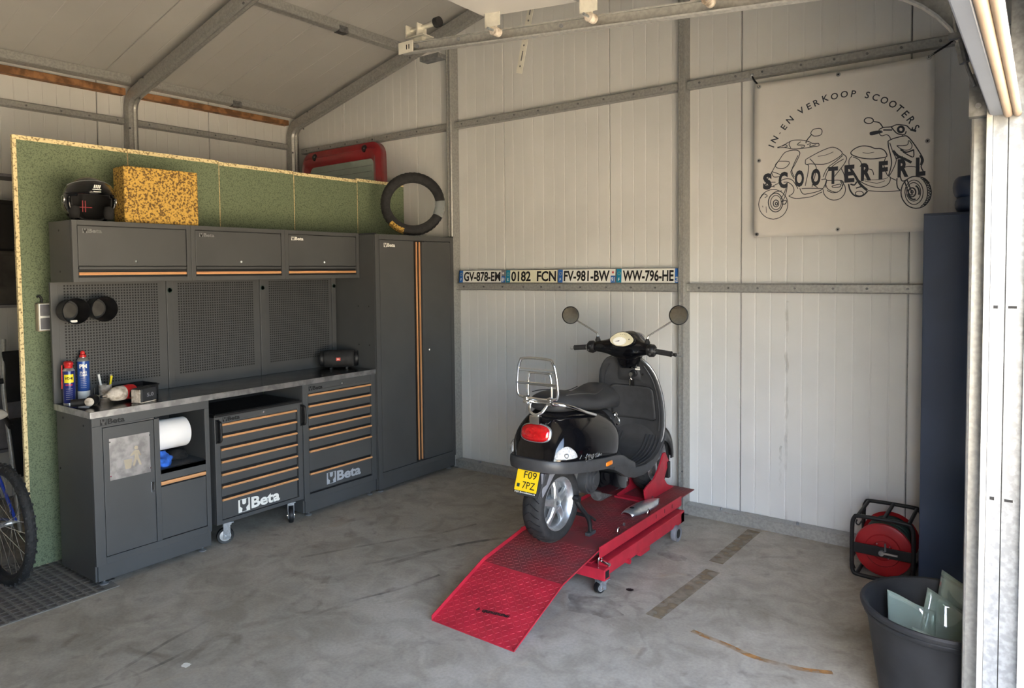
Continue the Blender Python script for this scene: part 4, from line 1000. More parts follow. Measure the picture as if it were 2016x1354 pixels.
# ------------------------------------------------------------------ red scooter lift
LF = thing('scooter_lift', 'red steel scooter lift with tread-plate ramp', 'lift', (1.98, -1.5, 0))
PZ = .222
def lp(x, y, z): return (x-1.98, y+1.5, z)
hw = .25
prof = [(-2.215, .004), (-1.805, .160), (-1.45, PZ-.006), (-1.30, PZ), (-.16, PZ)]
def deck(a, b, t=.006):
    (ya, za), (yb, zb) = a, b
    v = [lp(1.98+x, y, z-dz) for (y, z) in (a, b) for x in (-hw, hw) for dz in (0, t)]
    return MB().add(v, [(0, 1, 3, 2), (4, 6, 7, 5), (0, 4, 5, 1), (2, 3, 7, 6), (0, 2, 6, 4), (1, 5, 7, 3)])
ramp = obj('ramp', deck(prof[0], prof[1]), 'red', LF)
for a, b in zip(prof[1:], prof[2:]): obj('platform', deck(a, b), 'redworn', LF)
# folded side lips
for sx in (-1, 1):
    vs = []; fs = []
    for (y, z) in prof[:3] if sx > 0 else prof:
        for x, dz in ((sx*hw, -.004), (sx*(hw+.003), .0), (sx*(hw+.003), .022 if sx < 0 else .006), (sx*hw, .022 if sx < 0 else .006)): vs.append(lp(1.98+x, y, z+dz))
    n = len(vs)//4
    for i in range(n-1):
        for j in range(4): fs.append((i*4+j, i*4+(j+1) % 4, i*4+4+(j+1) % 4, i*4+4+j))
    fs += [(3, 2, 1, 0), tuple((n-1)*4+j for j in range(4))]
    obj('side_lip', MB().add(vs, fs), 'red', LF)
# raised tread pattern on the ramp and deck
def tread(a, b, m, nm):
    (ya, za), (yb, zb) = a, b
    mb = MB(); ln = math.hypot(yb-ya, zb-za); d = Vector((0, (yb-ya)/ln, (zb-za)/ln)); nn = Vector((0, -d.z, d.y))
    step = .0235
    for i in range(int(ln/step)):
        for j in range(int(2*hw/step)):
            c = Vector(lp(1.98-hw+step*(j+.5), ya, za))+d*(step*(i+.5))
            sg = 1 if (i+j) % 2 else -1
            e = (Vector((1, 0, 0))*.9+d*sg*.75).normalized()*.0130; f = (d*.9-Vector((1, 0, 0))*sg*.75).normalized()*.0017
            mb.add([c-e, c+f, c+e, c-f, c+nn*.0013+e*.3, c+nn*.0013-e*.3], [(0, 1, 5), (1, 4, 5), (1, 2, 4), (2, 3, 4), (3, 5, 4), (3, 0, 5)])
    o = obj(nm, mb, m, LF); o['kind'] = 'stuff'; return o
tread(prof[0], prof[1], 'red', 'tread_bars'); tread(prof[1], prof[2], 'redworn', 'tread_bars'); tread(prof[3], prof[4], 'redworn', 'tread_bars')
obj('stencil_text', textmb('munumunin  q', lp(2.0, -2.075, .0585), (-.97, -.1, -.04), (.08, -.94, -.34), w=.19, h=.028, shear=.3, t=.003, bold=.05), 'ink', ramp)
# outer rail angle, base beam, cross bar
def lbx(x0, x1, y0, y1, z0, z1, mb=None): return (mb or MB()).box(x0-1.98, x1-1.98, y0+1.5, y1+1.5, z0, z1)
rl = obj('deck_rail', lbx(2.235, 2.242, -1.46, -.40, .178, .24), 'red', LF, bev=.001)
for y in (-.78, -.66, -.55): obj('rail_slot', lbx(2.2421, 2.2428, y, y+.006, .20, .224), 'ink', rl)
obj('deck_rail', lbx(1.722, 1.728, -1.46, -.40, .178, .24), 'red', LF, bev=.001)
for x in (2.215, 1.69):
    obj('base_beam', lbx(x, x+.055, -1.44, -.42, .085, .158), 'red', LF, bev=.003)
    g_ = obj('gusset', lbx(x+.02, x+.045, -1.02, -.90, .05, .085), 'red', LF, bev=.002)
cb = obj('cross_bar', lbx(1.70, 2.285, -1.49, -1.43, .075, .135), 'red', LF, bev=.003)
obj('bar_end', lbx(2.2852, 2.2858, -1.48, -1.44, .085, .125), 'black', cb)
obj('cross_bar', lbx(1.70, 2.27, -.47, -.42, .085, .15), 'red', LF, bev=.003)
for x in (2.25, 1.73):
    c = caster(x-1.98, -1.455+1.5, LF, r=.03, ang=R(70), top=.074)
for x in (2.275, 1.665):
    w_ = obj('rear_wheel', MB().lathe([(0, -.013), (.03, -.016), (.032, -.014), (.048, -.017), (.05, -.012), (.05, .012), (.048, .017), (.032, .014), (.03, .016), (0, .013)], lp(x, -.56, .05), XV, n=32), 'greymud', LF, smooth=40)
    obj('hub', MB().lathe([(0, -.018), (.028, -.0165), (.028, .0165), (0, .018)], lp(x, -.56, .05), XV, n=24), 'black', w_, smooth=40)
for y in (-1.20, -.82):
    obj('tie_ring', MB().tube(spline([(.23, y+1.5-.012, .215), (.232, y+1.5-.012, .245), (.232, y+1.5, .262), (.232, y+1.5+.012, .245), (.23, y+1.5+.012, .215)], 5), .004, 8), 'chrome', LF, smooth=60)
obj('release_pin', MB().cyl(lp(2.235, -1.445, .165), lp(2.30, -1.46, .158), .009, n=14).tube(spline([lp(2.232, -1.46, .14), lp(2.236, -1.465, .18), lp(2.238, -1.44, .185), lp(2.24, -1.43, .15)], 4), .004, 8), 'chrome', LF, smooth=60)
obj('pivot_pin', MB().cyl(lp(2.26, -1.20, .085), lp(2.285, -1.20, .085), .014, n=16), 'red', LF)
# scissor arms hidden below
for x in (1.78, 2.17):
    obj('scissor_arm', MB().box(x-.012-1.98, x+.012-1.98, .05, 1.02, .10, .14), 'red', LF)
# front wheel clamp
ck = [(-.62, .245), (-.635, .31), (-.60, .33), (-.50, .35), (-.43, .40), (-.352, .49), (-.325, .49), (-.275, .425), (-.29, .39), (-.345, .315), (-.30, .27), (-.19, .225), (-.60, .225)]
for x in (2.085, 1.905-.02):
    obj('wheel_clamp', MB().prism([(y+1.5, z) for y, z in ck], lp(x, -1.5, 0), YV, ZV, .012), 'red', LF, bev=.002)
    obj('clamp_pad', lbx(x-.005, x+.022, -.30, -.27, .31, .42), 'black', LF, bev=.003)
obj('clamp_base', lbx(1.87, 2.11, -.62, -.56, PZ, .232), 'red', LF)
obj('clamp_bolt', MB().cyl(lp(2.097, -.54, .245), lp(2.106, -.54, .245), .008, n=10), 'chrome', LF)
# loose chrome cover on the deck
t = thing('exhaust_shield', 'chrome heat shield lying on the red lift deck', 'spare part', (2.125, -.71, PZ+.002), R(-6))
rings = []
for k in range(13):
    u = k/12; y = -.19+.38*u; wv = .060*math.sin(math.pi*min(1, .12+u*.95))**.45; h = .036*math.sin(math.pi*min(1, .1+.85*u))**.5
    rings.append([(wv*math.cos(a), y, h*math.sin(a)) for a in [math.pi*q/10 for q in range(11)]])
obj('shell', MB().ring(rings, closed=False), 'alu', t, smooth=180, solid=.003)
obj('bolt_hole', MB().lathe([(0, .002), (.013, .002), (.015, 0)], (0, -.13, .034), ZV, n=18), 'black', t)
tag(obj('loose_nut', MB().lathe([(.004, 0), (.010, 0), (.010, .008), (.004, .008), (.004, 0)], (0, 0, 0), XV, n=6), 'brushed', loc=(2.17, -1.06, PZ+.011)), 'small loose nut on the red lift deck', 'nut')
# ------------------------------------------------------------------ scooter
SC = thing('motor_scooter', 'glossy black retro motor scooter parked on the red lift', 'scooter', (1.99, -1.53, .21))
def sect(y, W, B, T, Wt, n=28, e=.62, lean=0., low=.62):
    mid = (B+T)/2; h = (T-B)/2; out = []
    for k in range(n):
        a = 2*math.pi*k/n; c, s = math.cos(a), math.sin(a)
        z = mid+h*math.copysign(abs(s)**.75, s)
        ee = e if s > 0 else low
        f = max(0, (z-mid)/h); ww = W+(Wt-W)*(f*f*(3-2*f))
        out.append((ww*math.copysign(abs(c)**ee, c), y+lean*(z-mid), z))
    return out
body = [(-.195, .04, .47, .59, .03), (-.19, .095, .46, .64, .075), (-.170, .135, .455, .70, .105), (-.13, .168, .45, .745, .125), (-.06, .190, .445, .772, .14), (.02, .203, .44, .775, .15), (.13, .211, .43, .76, .16), (.25, .213, .42, .742, .163), (.34, .211, .415, .725, .16), (.385, .203, .415, .71, .15), (.412, .185, .42, .69, .135), (.425, .14, .43, .66, .10)]
rb = obj('rear_body', MB().ring([sect(y, W_, B, T_, Wt, lean=.28*max(0, min(1, (.12-y)/.28)), low=.22) for y, W_, B, T_, Wt in body]), 'gloss', SC, smooth=180, sub=1)
def taily(z): return -.205+(z-.52)*.0 - .0
# script on the cowl side
obj('model_script', textmb('LX50', (.2125, .035, .512), YV, ZV, w=.085, h=.026, shear=.35, t=.0).add([], []), 'chrome', rb, solid=.002)
obj('model_script', textmb('4valve', (.2125, .125, .507), YV, ZV, w=.075, h=.017, shear=.4, t=.0), 'chrome', rb, solid=.002)
# lower bumper band
path = [(.201, .58, .335), (.204, .50, .372), (.209, .42, .412), (.215, .32, .432), (.219, .2, .445), (.217, .08, .46), (.206, -.04, .476), (.184, -.12, .486), (.145, -.185, .495), (.08, -.225, .50), (0, -.236, .502)]
path = path+[(-x, y, z) for x, y, z in path[-2::-1]]
sp = spline(path, 4); rings = []
for i, p in enumerate(sp):
    d = (sp[min(i+1, len(sp)-1)]-sp[max(i-1, 0)]); d.z = 0; d.normalize(); o_ = Vector((d.y, -d.x, 0))*-1
    h = .031
    rings.append([p+o_*a+Vector((0, 0, b)) for a, b in ((-.02, -h), (-.004, -h), (-.001, -h*.8), (.002, 0), (.0, h*.85), (-.004, h), (-.03, h*.95))])
obj('bumper_band', MB().ring(rings), 'plastic', SC, smooth=50)
# seat
seat = [(-.085, .06, .760, .80, .05), (-.07, .10, .752, .83, .085), (-.03, .13, .745, .846, .105), (.06, .142, .735, .850, .115), (.18, .146, .718, .830, .112), (.28, .143, .705, .802, .10), (.36, .14, .695, .812, .095), (.44, .135, .688, .836, .095), (.51, .127, .68, .838, .09), (.57, .112, .672, .80, .08), (.60, .09, .666, .765, .065), (.615, .05, .67, .72, .04)]
st = obj('seat', MB().ring([sect(y, W_, B, T_, Wt, n=28, e=.55) for y, W_, B, T_, Wt in seat]), 'vinyl', SC, smooth=180, sub=1)
obj('seat_piping', MB().tube(spline([(s*x, y, z) for x, y, z in ((.108, -.03, .842), (.118, .06, .838), (.114, .18, .824), (.098, .30, .803), (.085, .40, .815)) for s in (1,)], 5), .0025, 6).tube(spline([(-x, y, z) for x, y, z in ((.108, -.03, .842), (.118, .06, .838), (.114, .18, .824), (.098, .30, .803), (.085, .40, .815))], 5), .0025, 6), 'plastic', st, smooth=60)
# under-seat centre section
obj('centre_cover', MB().ring([sect(y, W_, B, T_, W_*.9) for y, W_, B, T_ in ((.38, .13, .40, .70), (.46, .12, .38, .69), (.54, .10, .37, .675), (.58, .075, .37, .66))]), 'plastic', SC, smooth=180)
obj('bag_hook', MB().lathe([(0, -.02), (.014, -.016), (.018, 0), (.014, .014), (0, .018)], (.055, .60, .63), (0, 1, .2), n=18).tube(spline([(.055, .61, .62), (.065, .63, .60), (.07, .625, .575), (.065, .605, .57)], 4), .006, 8), 'chrome', SC, smooth=60)
# floorboard
flo = [(.34, .20, .435, .375), (.42, .202, .405, .335), (.49, .203, .365, .298), (.58, .205, .335, .272), (.70, .206, .325, .262), (.81, .206, .335, .275), (.89, .206, .365, .305), (.95, .206, .42, .36), (.985, .205, .50, .43)]
def flz(y):
    for a, b in zip(flo, flo[1:]):
        if a[0] <= y <= b[0]: return a[2]+(b[2]-a[2])*(y-a[0])/(b[0]-a[0])
    return flo[-1][2]
fb = obj('floorboard', MB().ring([[(-w, y, zt), (-w*.6, y, zt+.002), (0, y, zt+.004), (w*.6, y, zt+.002), (w, y, zt), (w+.004, y, (zt+zb)/2), (w-.01, y, zb), (0, y, zb-.01), (-w+.01, y, zb), (-w-.004, y, (zt+zb)/2)] for y, w, zt, zb in flo]), 'plastic', SC, smooth=50)
for s in (1, -1):
    for k in range(5):
        x = s*(.085+.024*k)
        obj('rubber_rib', MB().tube([(x, y, flz(y)+.003) for y in [.50+.46*q/12 for q in range(13)]], .0055, 6), 'vinyl', fb, smooth=60)
obj('tunnel', MB().ring([sect(y, W_, B, T_, W_*.8, e=.4) for y, W_, B, T_ in ((.42, .10, .32, .50), (.52, .085, .30, .475), (.60, .078, .30, .445), (.66, .07, .30, .405), (.70, .06, .30, .35))]), 'plastic', SC, smooth=50)
# leg shield
HWZ = [(.40, .188), (.45, .207), (.52, .217), (.60, .223), (.68, .223), (.75, .217), (.81, .206), (.86, .19), (.90, .165), (.93, .138), (.95, .105), (.962, .06)]
YCZ = [(.40, .985), (.5, .985), (.6, .968), (.7, .945), (.8, .916), (.9, .884), (.962, .862)]
def lerp(tab, z):
    if z <= tab[0][0]: return tab[0][1]
    for a, b in zip(tab, tab[1:]):
        if z <= b[0]: return a[1]+(b[1]-a[1])*(z-a[0])/(b[0]-a[0])
    return tab[-1][1]
def shy(u, z): return lerp(YCZ, z)-.045*abs(u)**2.2+.012*math.exp(-(u*2.2)**2)*(-1 if z > .8 else .3)
nu = 20; zs_ = [.40+.562*k/26 for k in range(27)]
inn = [[((2*i/nu-1)*lerp(HWZ, z), shy(2*i/nu-1, z), z) for i in range(nu+1)] for z in zs_]
out = [[((2*i/nu-1)*(lerp(HWZ, z)+.004), shy(2*i/nu-1, z)+.012+.075*(1-abs(2*i/nu-1)**2.4), z) for i in range(nu+1)] for z in zs_]
ll = obj('shield_lining', MB().ring(inn, closed=False), 'plastic', SC, smooth=180, solid=.008)
ls = obj('leg_shield', MB().ring(out, closed=False), 'gloss', SC, smooth=180, solid=.006)
edge = [inn[j][0] for j in range(27)]+[inn[26][i] for i in range(0, nu+1, 2)]+[inn[26-j][nu] for j in range(27)]
obj('shield_trim', MB().tube([Vector(p)+Vector((0, .008, 0)) for p in edge], .0065, 8), 'alu', SC, smooth=60)
# glovebox door, rounded patch standing slightly proud
def patchpoly(x0, x1, z0, z1, r, off, n=14):
    rows = []
    for j in range(n+1):
        z = z0+(z1-z0)*j/n; dz = min(z-z0, z1-z); ins = r-math.sqrt(max(0, r*r-(r-min(dz, r))**2))
        xa, xb = x0+ins, x1-ins
        rows.append([(x, shy(x/lerp(HWZ, z), z)-off, z) for x in [xa+(xb-xa)*i/n for i in range(n+1)]])
    return rows
obj('glovebox_gap', MB().ring(patchpoly(-.158, .163, .535, .762, .03, .0055), closed=False), 'ink', SC, smooth=180)
obj('glovebox_door', MB().ring(patchpoly(-.154, .159, .539, .758, .028, .008), closed=False), 'plastic', SC, smooth=180, solid=.004)
ig = obj('ignition_ring', MB().lathe([(.012, .0), (.020, .0), (.024, .004), (.024, .016)], (.045, .858, .845), (0, 1, .2), n=28), 'black', SC, smooth=40)
obj('key_barrel', MB().cyl((.045, .870, .845), (.045, .882, .845), .012, n=18), 'darkgalv', ig)
ky = obj('key', MB().box(.040, .050, .835, .868, .838, .852).cyl((.045, .825, .845), (.045, .838, .845), .013, n=16), 'chrome', ig)
obj('spare_key', MB().tube(spline([(.045, .832, .835), (.04, .835, .82), (.045, .84, .81)], 4), .0025, 6).box(.030, .036, .838, .842, .765, .812).box(.052, .061, .838, .844, .77, .815), 'chrome', ig)
obj('barcode_sticker', MB().ring([[(x, shy(x/.2, z)-.026, z) for x in (.062, .096)] for z in (.872, .892)], closed=False), 'plate_white', SC, solid=.001)
sb = MB()
for k in range(8): sb.ring([[(x, shy(x/.2, z)-.0272, z) for x in (.064+.004*k, .066+.004*k)] for z in (.878, .889)], closed=False)
obj('barcode_bars', sb, 'ink', SC)
kp = []
for j in range(13):
    z = .775+.165*j/12; wv = .085-.025*j/12; dp = .020*min(1, j/4)
    kp.append([(x, shy(x/lerp(HWZ, z), z)-dp*(1-abs(2*i/12-1)**4), z) for i, x in [(i, -wv*1.15+2.3*wv*i/12) for i in range(13)]])
obj('column_cover', MB().ring(kp, closed=False), 'plastic', SC, smooth=180)
for s in (-1, 1):
    obj('shield_rib', MB().tube(spline([(s*x, shy(s*x/lerp(HWZ, z), z)-.002, z) for x, z in ((.12, .90), (.165, .82), (.185, .72), (.188, .60), (.175, .48))], 5), .006, 8), 'plastic', SC, smooth=60)
obj('hook_screw', MB().lathe([(0, 0), (.007, .001), (.008, .005)], (.105, .868, .842), (0, 1, 0), n=14), 'black', SC)
# headset
HX = .012
def hx_(x): return HX+.036*(1-abs(x)/.21)
hd = [(-.205, .77, .028, .985, 1.045), (-.17, .775, .034, .98, 1.052), (-.12, .785, .045, .972, 1.062), (-.08, .80, .075, .955, 1.082), (-.04, .815, .095, .935, 1.112), (0, .82, .105, .925, 1.125), (.04, .815, .095, .935, 1.112), (.08, .80, .075, .955, 1.082), (.12, .785, .045, .972, 1.062), (.17, .775, .034, .98, 1.052), (.205, .77, .028, .985, 1.045)]
def hring(x, yc, ry, z0, z1, n=24):
    return [(x+hx_(x), yc+ry*math.copysign(abs(math.cos(a))**.8, math.cos(a)), (z0+z1)/2+(z1-z0)/2*math.copysign(abs(math.sin(a))**.8, math.sin(a))) for a in [2*math.pi*k/n for k in range(n)]]
hs_ = obj('headset', MB().ring([hring(*q) for q in hd]), 'gloss', SC, smooth=180, sub=1)
obj('headset_neck', MB().ring([[(HX+.034*min(1, (z-.86)/.14)+w*math.cos(a), yc+d*math.sin(a), z) for a in [2*math.pi*k/24 for k in range(24)]] for z, w, d, yc in ((1.0, .105, .065, .81), (.96, .09, .06, .82), (.92, .07, .055, .835), (.885, .058, .05, .85))]), 'gloss', SC, smooth=180)
# instrument: faces the rider and upwards
io = Vector((HX+.036, .708, 1.068)); iu = Vector(XV); iv = Vector((0, .42, .9)).normalized()
sh = [(-.080, .0), (-.070, .020), (-.035, .044), (0, .052), (.035, .044), (.070, .020), (.080, 0), (.066, -.022), (.030, -.038), (0, -.040), (-.030, -.038), (-.066, -.022)]
shp = [(q.x, q.y) for q in spline([(a, b, 0) for a, b in sh], 4, loop=True)]
inn_ = iu.cross(iv)
bz = obj('instrument_bezel', MB().prism([(a*1.07, b*1.1) for a, b in shp], io-inn_*.012, iu, iv, .018), 'gloss', SC, bev=.003)
obj('instrument_face', MB().prism(shp, io+inn_*.0065, iu, iv, .002), 'lens', bz)
dm = MB().prism([(.045*math.cos(R(a))-.012, .027*math.sin(R(a))-.008) for a in range(0, 360, 15)], io+inn_*.0088, iu, iv, .0004)
obj('dial', dm, 'plate_white', bz)
dk = MB()
for a in range(-20, 201, 22): dk.prism([(q[0]-.012, q[1]-.008) for q in [(.038*math.cos(R(a)), .022*math.sin(R(a))), (.042*math.cos(R(a+1.6)), .0245*math.sin(R(a+1.6))), (.042*math.cos(R(a-1.6)), .0245*math.sin(R(a-1.6)))]], io+inn_*.0096, iu, iv, .0003)
dk.prism([(-.014, -.010), (-.045, -.012), (-.012, -.004)], io+inn_*.0096, iu, iv, .0004)
for k in range(4): dk.prism([(-.012+.012*k+.003*math.cos(q*math.pi/3), .036+.002*math.sin(q*math.pi/3)-.001*k) for q in range(6)], io+inn_*.0096, iu, iv, .0003)
dk.prism([(.050+.004*math.cos(q*math.pi/4), .006+.004*math.sin(q*math.pi/4)) for q in range(8)], io+inn_*.0096, iu, iv, .0003)
obj('dial_marks', dk, 'ink', bz)
# grips, switches, levers, mirrors
for s, nm in ((-1, 'l'), (1, 'r')):
    y = .765 if s < 0 else .755
    z = 1.005
    obj('switch_housing', MB().ring([[(s*(x)+HX, y+ry*math.cos(a), z+.006+rz*math.sin(a)) for a in [2*math.pi*k/18 for k in range(18)]] for x, ry, rz in ((.185, .03, .032), (.20, .038, .04), (.225, .036, .038), (.235, .028, .028))]), 'black', SC, smooth=50)
    for kx, kz in ((.205, .015), (.217, -.012)):
        obj('switch_button', MB().box(s*kx+HX-.006, s*kx+HX+.006, y-.043, y-.034, z+kz-.005, z+kz+.005), 'plastic', SC, bev=.001)
    obj('grip_collar', MB().cyl((s*.235+HX, y, z+.002), (s*.245+HX, y, z+.002), .019, n=20), 'chrome', SC)
    gp = obj('grip', MB().lathe([(.012, 0), (.0165, .002), (.0165, .09), (.018, .094), (.012, .096)], (s*.245+HX, y, z+.002), (s, -.02 if s > 0 else 0, -.10), n=24), 'rubber', SC, smooth=40)
    obj('bar_end', MB().lathe([(.010, .096), (.012, .100), (.008, .108), (.011, .112), (.011, .124), (0, .126)], (s*.245+HX, y, z+.002), (s, -.02 if s > 0 else 0, -.10), n=18), 'brushed' if s < 0 else 'black', SC, smooth=40)
    obj('brake_lever', MB().tube(spline([(s*.205+HX, y+.035, z-.002), (s*.24+HX, y+.06, z-.004), (s*.30+HX, y+.055, z-.012), (s*.385+HX, y+.045, z-.022)], 5), .0065, 10), 'alu', SC, smooth=60)
    mx, mz = (-.368, 1.207) if s < 0 else (.385, 1.228)
    bx_ = s*.172+HX
    obj('mirror_boot', MB().lathe([(.016, 0), (.017, .012), (.013, .022), (.009, .034)], (bx_, .775, 1.045), ZV, n=16), 'rubber', SC, smooth=50)
    e = Vector((mx-s*.03, .79, mz-.028))
    obj('mirror_stem', MB().tube(spline([(bx_, .775, 1.07), (bx_+s*.004, .777, 1.09), (bx_+s*.02, .78, 1.105), tuple(e)], 6), .0058, 10), 'chrome', SC, smooth=60)
    ax_ = Vector((.24 if s < 0 else .12, -1, .08)).normalized()
    mo = Vector((mx, .785, mz))
    mh = obj('mirror_housing', MB().lathe([(0, -.030), (.03, -.026), (.050, -.012), (.0585, .004), (.0585, .010), (.053, .011)], mo, ax_, n=36), 'black' if s else 'chrome', SC, smooth=50)
    obj('mirror_glass', MB().lathe([(.0545, .009), (.03, .0115), (0, .0125)], mo, ax_, n=36), 'mirror', mh, smooth=60)
# tail lamp, indicators, side reflector
def blob(c, r, ax_, m, nm, parent, n=28, e=.8, flat=None):
    c = Vector(c); z = Vector(ax_).normalized(); x = Vector(ZV).cross(z).normalized(); y = z.cross(x)
    rings = []
    for j in range(9):
        p = j/8*math.pi/2
        rings.append([c+x*(r[0]*math.cos(p)*math.copysign(abs(math.cos(a))**e, math.cos(a)))+y*(r[1]*math.cos(p)*math.copysign(abs(math.sin(a))**e, math.sin(a))*(1 if flat is None or math.sin(a) > 0 else flat))+z*r[2]*math.sin(p)**.8 for a in [2*math.pi*k/n for k in range(n)]])
    return obj(nm, MB().ring(rings, cap0=False), m, parent, smooth=180)
tl = blob((.0, -.150, .650), (.097, .052, .024), (0.0, -1, .30), 'alu', 'tail_lamp_rim', SC, e=.7)
blob((.0, -.155, .652), (.090, .046, .032), (0.0, -1, .30), 'redlens', 'tail_lamp', tl, e=.7)
blob((-.015, -.1835, .660), (.036, .026, .004), (0.0, -1, .30), 'redlens', 'bulb_reflector', tl)
for s in (1, -1):
    il = blob((s*.160, -.122, .538), (.066, .060, .030), (s*.76, -.62, .16), 'clearlens', 'indicator', SC, e=1.15, flat=.22)
    blob((s*.176, -.138, .552), (.014, .014, .012), (s*.62, -.78, 0), 'alu', 'indicator_bulb', il)
    blob((s*.2235, .225, .4415), (.036, .0125, .008), (s, 0, 0), 'orange', 'side_reflector', SC, e=.45)
# chrome rear carrier, folded upright
CY_ = -.135
def rk(pts, r, nm='carrier_frame', n=10, loop=False): return obj(nm, MB().tube(pts, r, n, loop=loop), 'chrome', SC, smooth=60)
rk(spline([(-.10, CY_, .832), (-.128, CY_-.003, .86), (-.122, CY_-.008, .96), (-.105, CY_-.01, 1.02), (-.075, CY_-.01, 1.040), (.075, CY_-.01, 1.040), (.105, CY_-.01, 1.02), (.122, CY_-.008, .96), (.128, CY_-.003, .86), (.10, CY_, .832), (0, CY_, .827)], 6, loop=True), .0075, loop=True)
for z, w_ in ((.978, .117), (.908, .124)):
    obj('carrier_slat', MB().box(-w_, w_, CY_-.012, CY_+.002, z-.008, z+.008), 'chrome', SC, bev=.003)
rk(spline([(-.075, CY_+.02, .80), (-.075, CY_+.02, .90), (-.068, CY_+.02, .945), (-.05, CY_+.02, .962), (.05, CY_+.02, .962), (.068, CY_+.02, .945), (.075, CY_+.02, .90), (.075, CY_+.02, .80)], 5), .0065, 'carrier_support')
rk(spline([(.150, .20, .705), (.152, .10, .735), (.148, .0, .772), (.125, -.075, .797), (.06, -.108, .806), (0, -.115, .808), (-.06, -.108, .806), (-.125, -.075, .797), (-.148, .0, .772), (-.152, .10, .735), (-.150, .20, .705)], 5), .0105, 'grab_rail')
rk(spline([(-.055, -.125, .80), (-.04, -.15, .765), (0, -.16, .748), (.04, -.15, .765), (.055, -.125, .80)], 5), .008, 'carrier_bracket')
for x in (-.075, .075): obj('carrier_hinge', MB().cyl((x-.012, CY_, .81), (x+.012, CY_, .81), .012, n=14).box(x-.008, x+.008, CY_-.01, CY_+.02, .80, .84), 'chrome', SC, smooth=40)
obj('carrier_foot', MB().box(-.03, .03, -.172, -.14, .70, .745), 'chrome', SC, bev=.004)
# plate holder and number plate
obj('plate_holder', MB().ring([[(-w, y0, z), (w, y0, z), (w, y0+.05, z+.01), (-w, y0+.05, z+.01)] for z, y0, w in ((.49, -.19, .10), (.44, -.20, .085), (.36, -.225, .072), (.335, -.235, .070))]), 'plastic', SC, bev=.004)
PO = Vector((0, -.212, .475)); pu = Vector(XV); pv_ = Vector((0, .34, .94)).normalized(); pn = pu.cross(pv_)
pr_ = obj('registration_plate', MB().prism([(-.072, -.128), (.072, -.128), (.072, 0), (-.072, 0)], PO+pn*.002, pu, pv_, .003), 'ink', SC, bev=.002)
obj('yellow_field', MB().prism([(-.069, -.116), (.069, -.116), (.069, -.004), (-.069, -.004)], PO+pn*.0052, pu, pv_, .0008), 'yellow', pr_, bev=.0)
mbt = textmb('F09', PO+pn*.0062+pu*.016-pv_*.032, pu, pv_, w=.078, h=.036, bold=.004)
textmb('7PZ', PO+pn*.0062+pu*.016-pv_*.085, pu, pv_, w=.078, h=.036, bold=.004, mb=mbt)
obj('plate_characters', mbt, 'ink', pr_)
obj('plate_seal', MB().prism([(-.057, -.098), (-.040, -.098), (-.040, -.080), (-.057, -.080)], PO+pn*.0062, pu, pv_, .0004), 'hosegreen', pr_)
obj('holder_text', textmb('PGS Bromfietsen.nl', PO+pn*.0058-pv_*.1225, pu, pv_, w=.128, h=.0085, bold=.02), 'plate_white', pr_)
# inner mudguard
mg = MB(); rr = []
for k in range(13):
    a = R(60+92*k/12); c = Vector((0, -.012+.226*math.cos(a), .25+.226*math.sin(a)))
    rr.append([c+Vector((x, 0, dz)) for x, dz in ((-.066, -.02), (-.062, -.006), (-.04, .004), (.04, .004), (.062, -.006), (.066, -.02))])
obj('rear_mudguard', mg.ring(rr, closed=False), 'greymud', SC, smooth=50, solid=.004)
obj('mudguard_flap', MB().prism([(-.215, .462), (-.205, .335), (-.16, .372), (-.10, .425), (-.04, .45), (-.06, .468)], (.070, 0, 0), YV, ZV, .006), 'greymud', SC, bev=.002)
# wheels
def wheel(cy, cz, parent, nm, R0=.208, spin=0.):
    c = Vector((0, cy, cz))
    tmb = tyre(R0, .112, .140, 64); tmb.v = [(p[1]+c.x, p[0]+c.y, p[2]+c.z) for p in tmb.v]
    w_ = obj(nm, tmb, 'rubber', parent, smooth=50)
    gb = MB()
    for k in range(30):
        a = 2*math.pi*k/30
        for s in (1, -1):
            pts = []
            for q in range(5):
                f = q/4; aa = a+.16*f; x = s*(.004+.046*f); r_ = R0-.0002-.012*f**3
                pts.append(c+Vector((x, r_*math.cos(aa), r_*math.sin(aa))))
            gb.tube(pts, .0022, 4)
    obj('tread_groove', gb, 'ink', w_)
    rm = obj('rim', MB().lathe([(.1435, -.050), (.1435, -.044), (.130, -.038), (.124, -.02), (.124, .02), (.130, .038), (.1435, .044), (.1435, .050), (.138, .050), (.124, .034), (.118, .018), (.118, -.018), (.124, -.034), (.138, -.050), (.1435, -.050)], c, XV, n=56), 'alu', w_, smooth=40)
    for k in range(5):
        a = 2*math.pi*k/5+spin; d = Vector((0, math.cos(a), math.sin(a))); tt = Vector((0, -math.sin(a), math.cos(a)))
        obj('spoke', MB().ring([[c+d*r_+tt*wt*q[0]+Vector((xx+q[1], 0, 0)) for q in ((-1, -.012), (1, -.012), (1, .008), (.5, .014), (-.5, .014), (-1, .008))] for r_, wt, xx in ((.03, .022, .026), (.08, .017, .022), (.122, .021, .014))]), 'alu', w_, bev=.002)
    hb = obj('hub', MB().lathe([(0, -.03), (.04, -.03), (.042, .03), (.030, .040), (.018, .042), (.017, .036), (0, .036)], c, XV, n=32), 'alu', w_, smooth=40)
    obj('axle_nut', MB().lathe([(.0, .040), (.012, .040), (.013, .030)], c, XV, n=6), 'darkgalv', hb)
    return w_
wheel(-.012, .248, SC, 'rear_wheel', spin=.35)
wheel(1.19, .224, SC, 'front_wheel')
obj('brake_drum', MB().lathe([(.0, -.06), (.085, -.058), (.095, -.03), (.09, -.01), (0, -.005)], (0, -.012, .248), XV, n=32), 'darkgalv', SC, smooth=40)
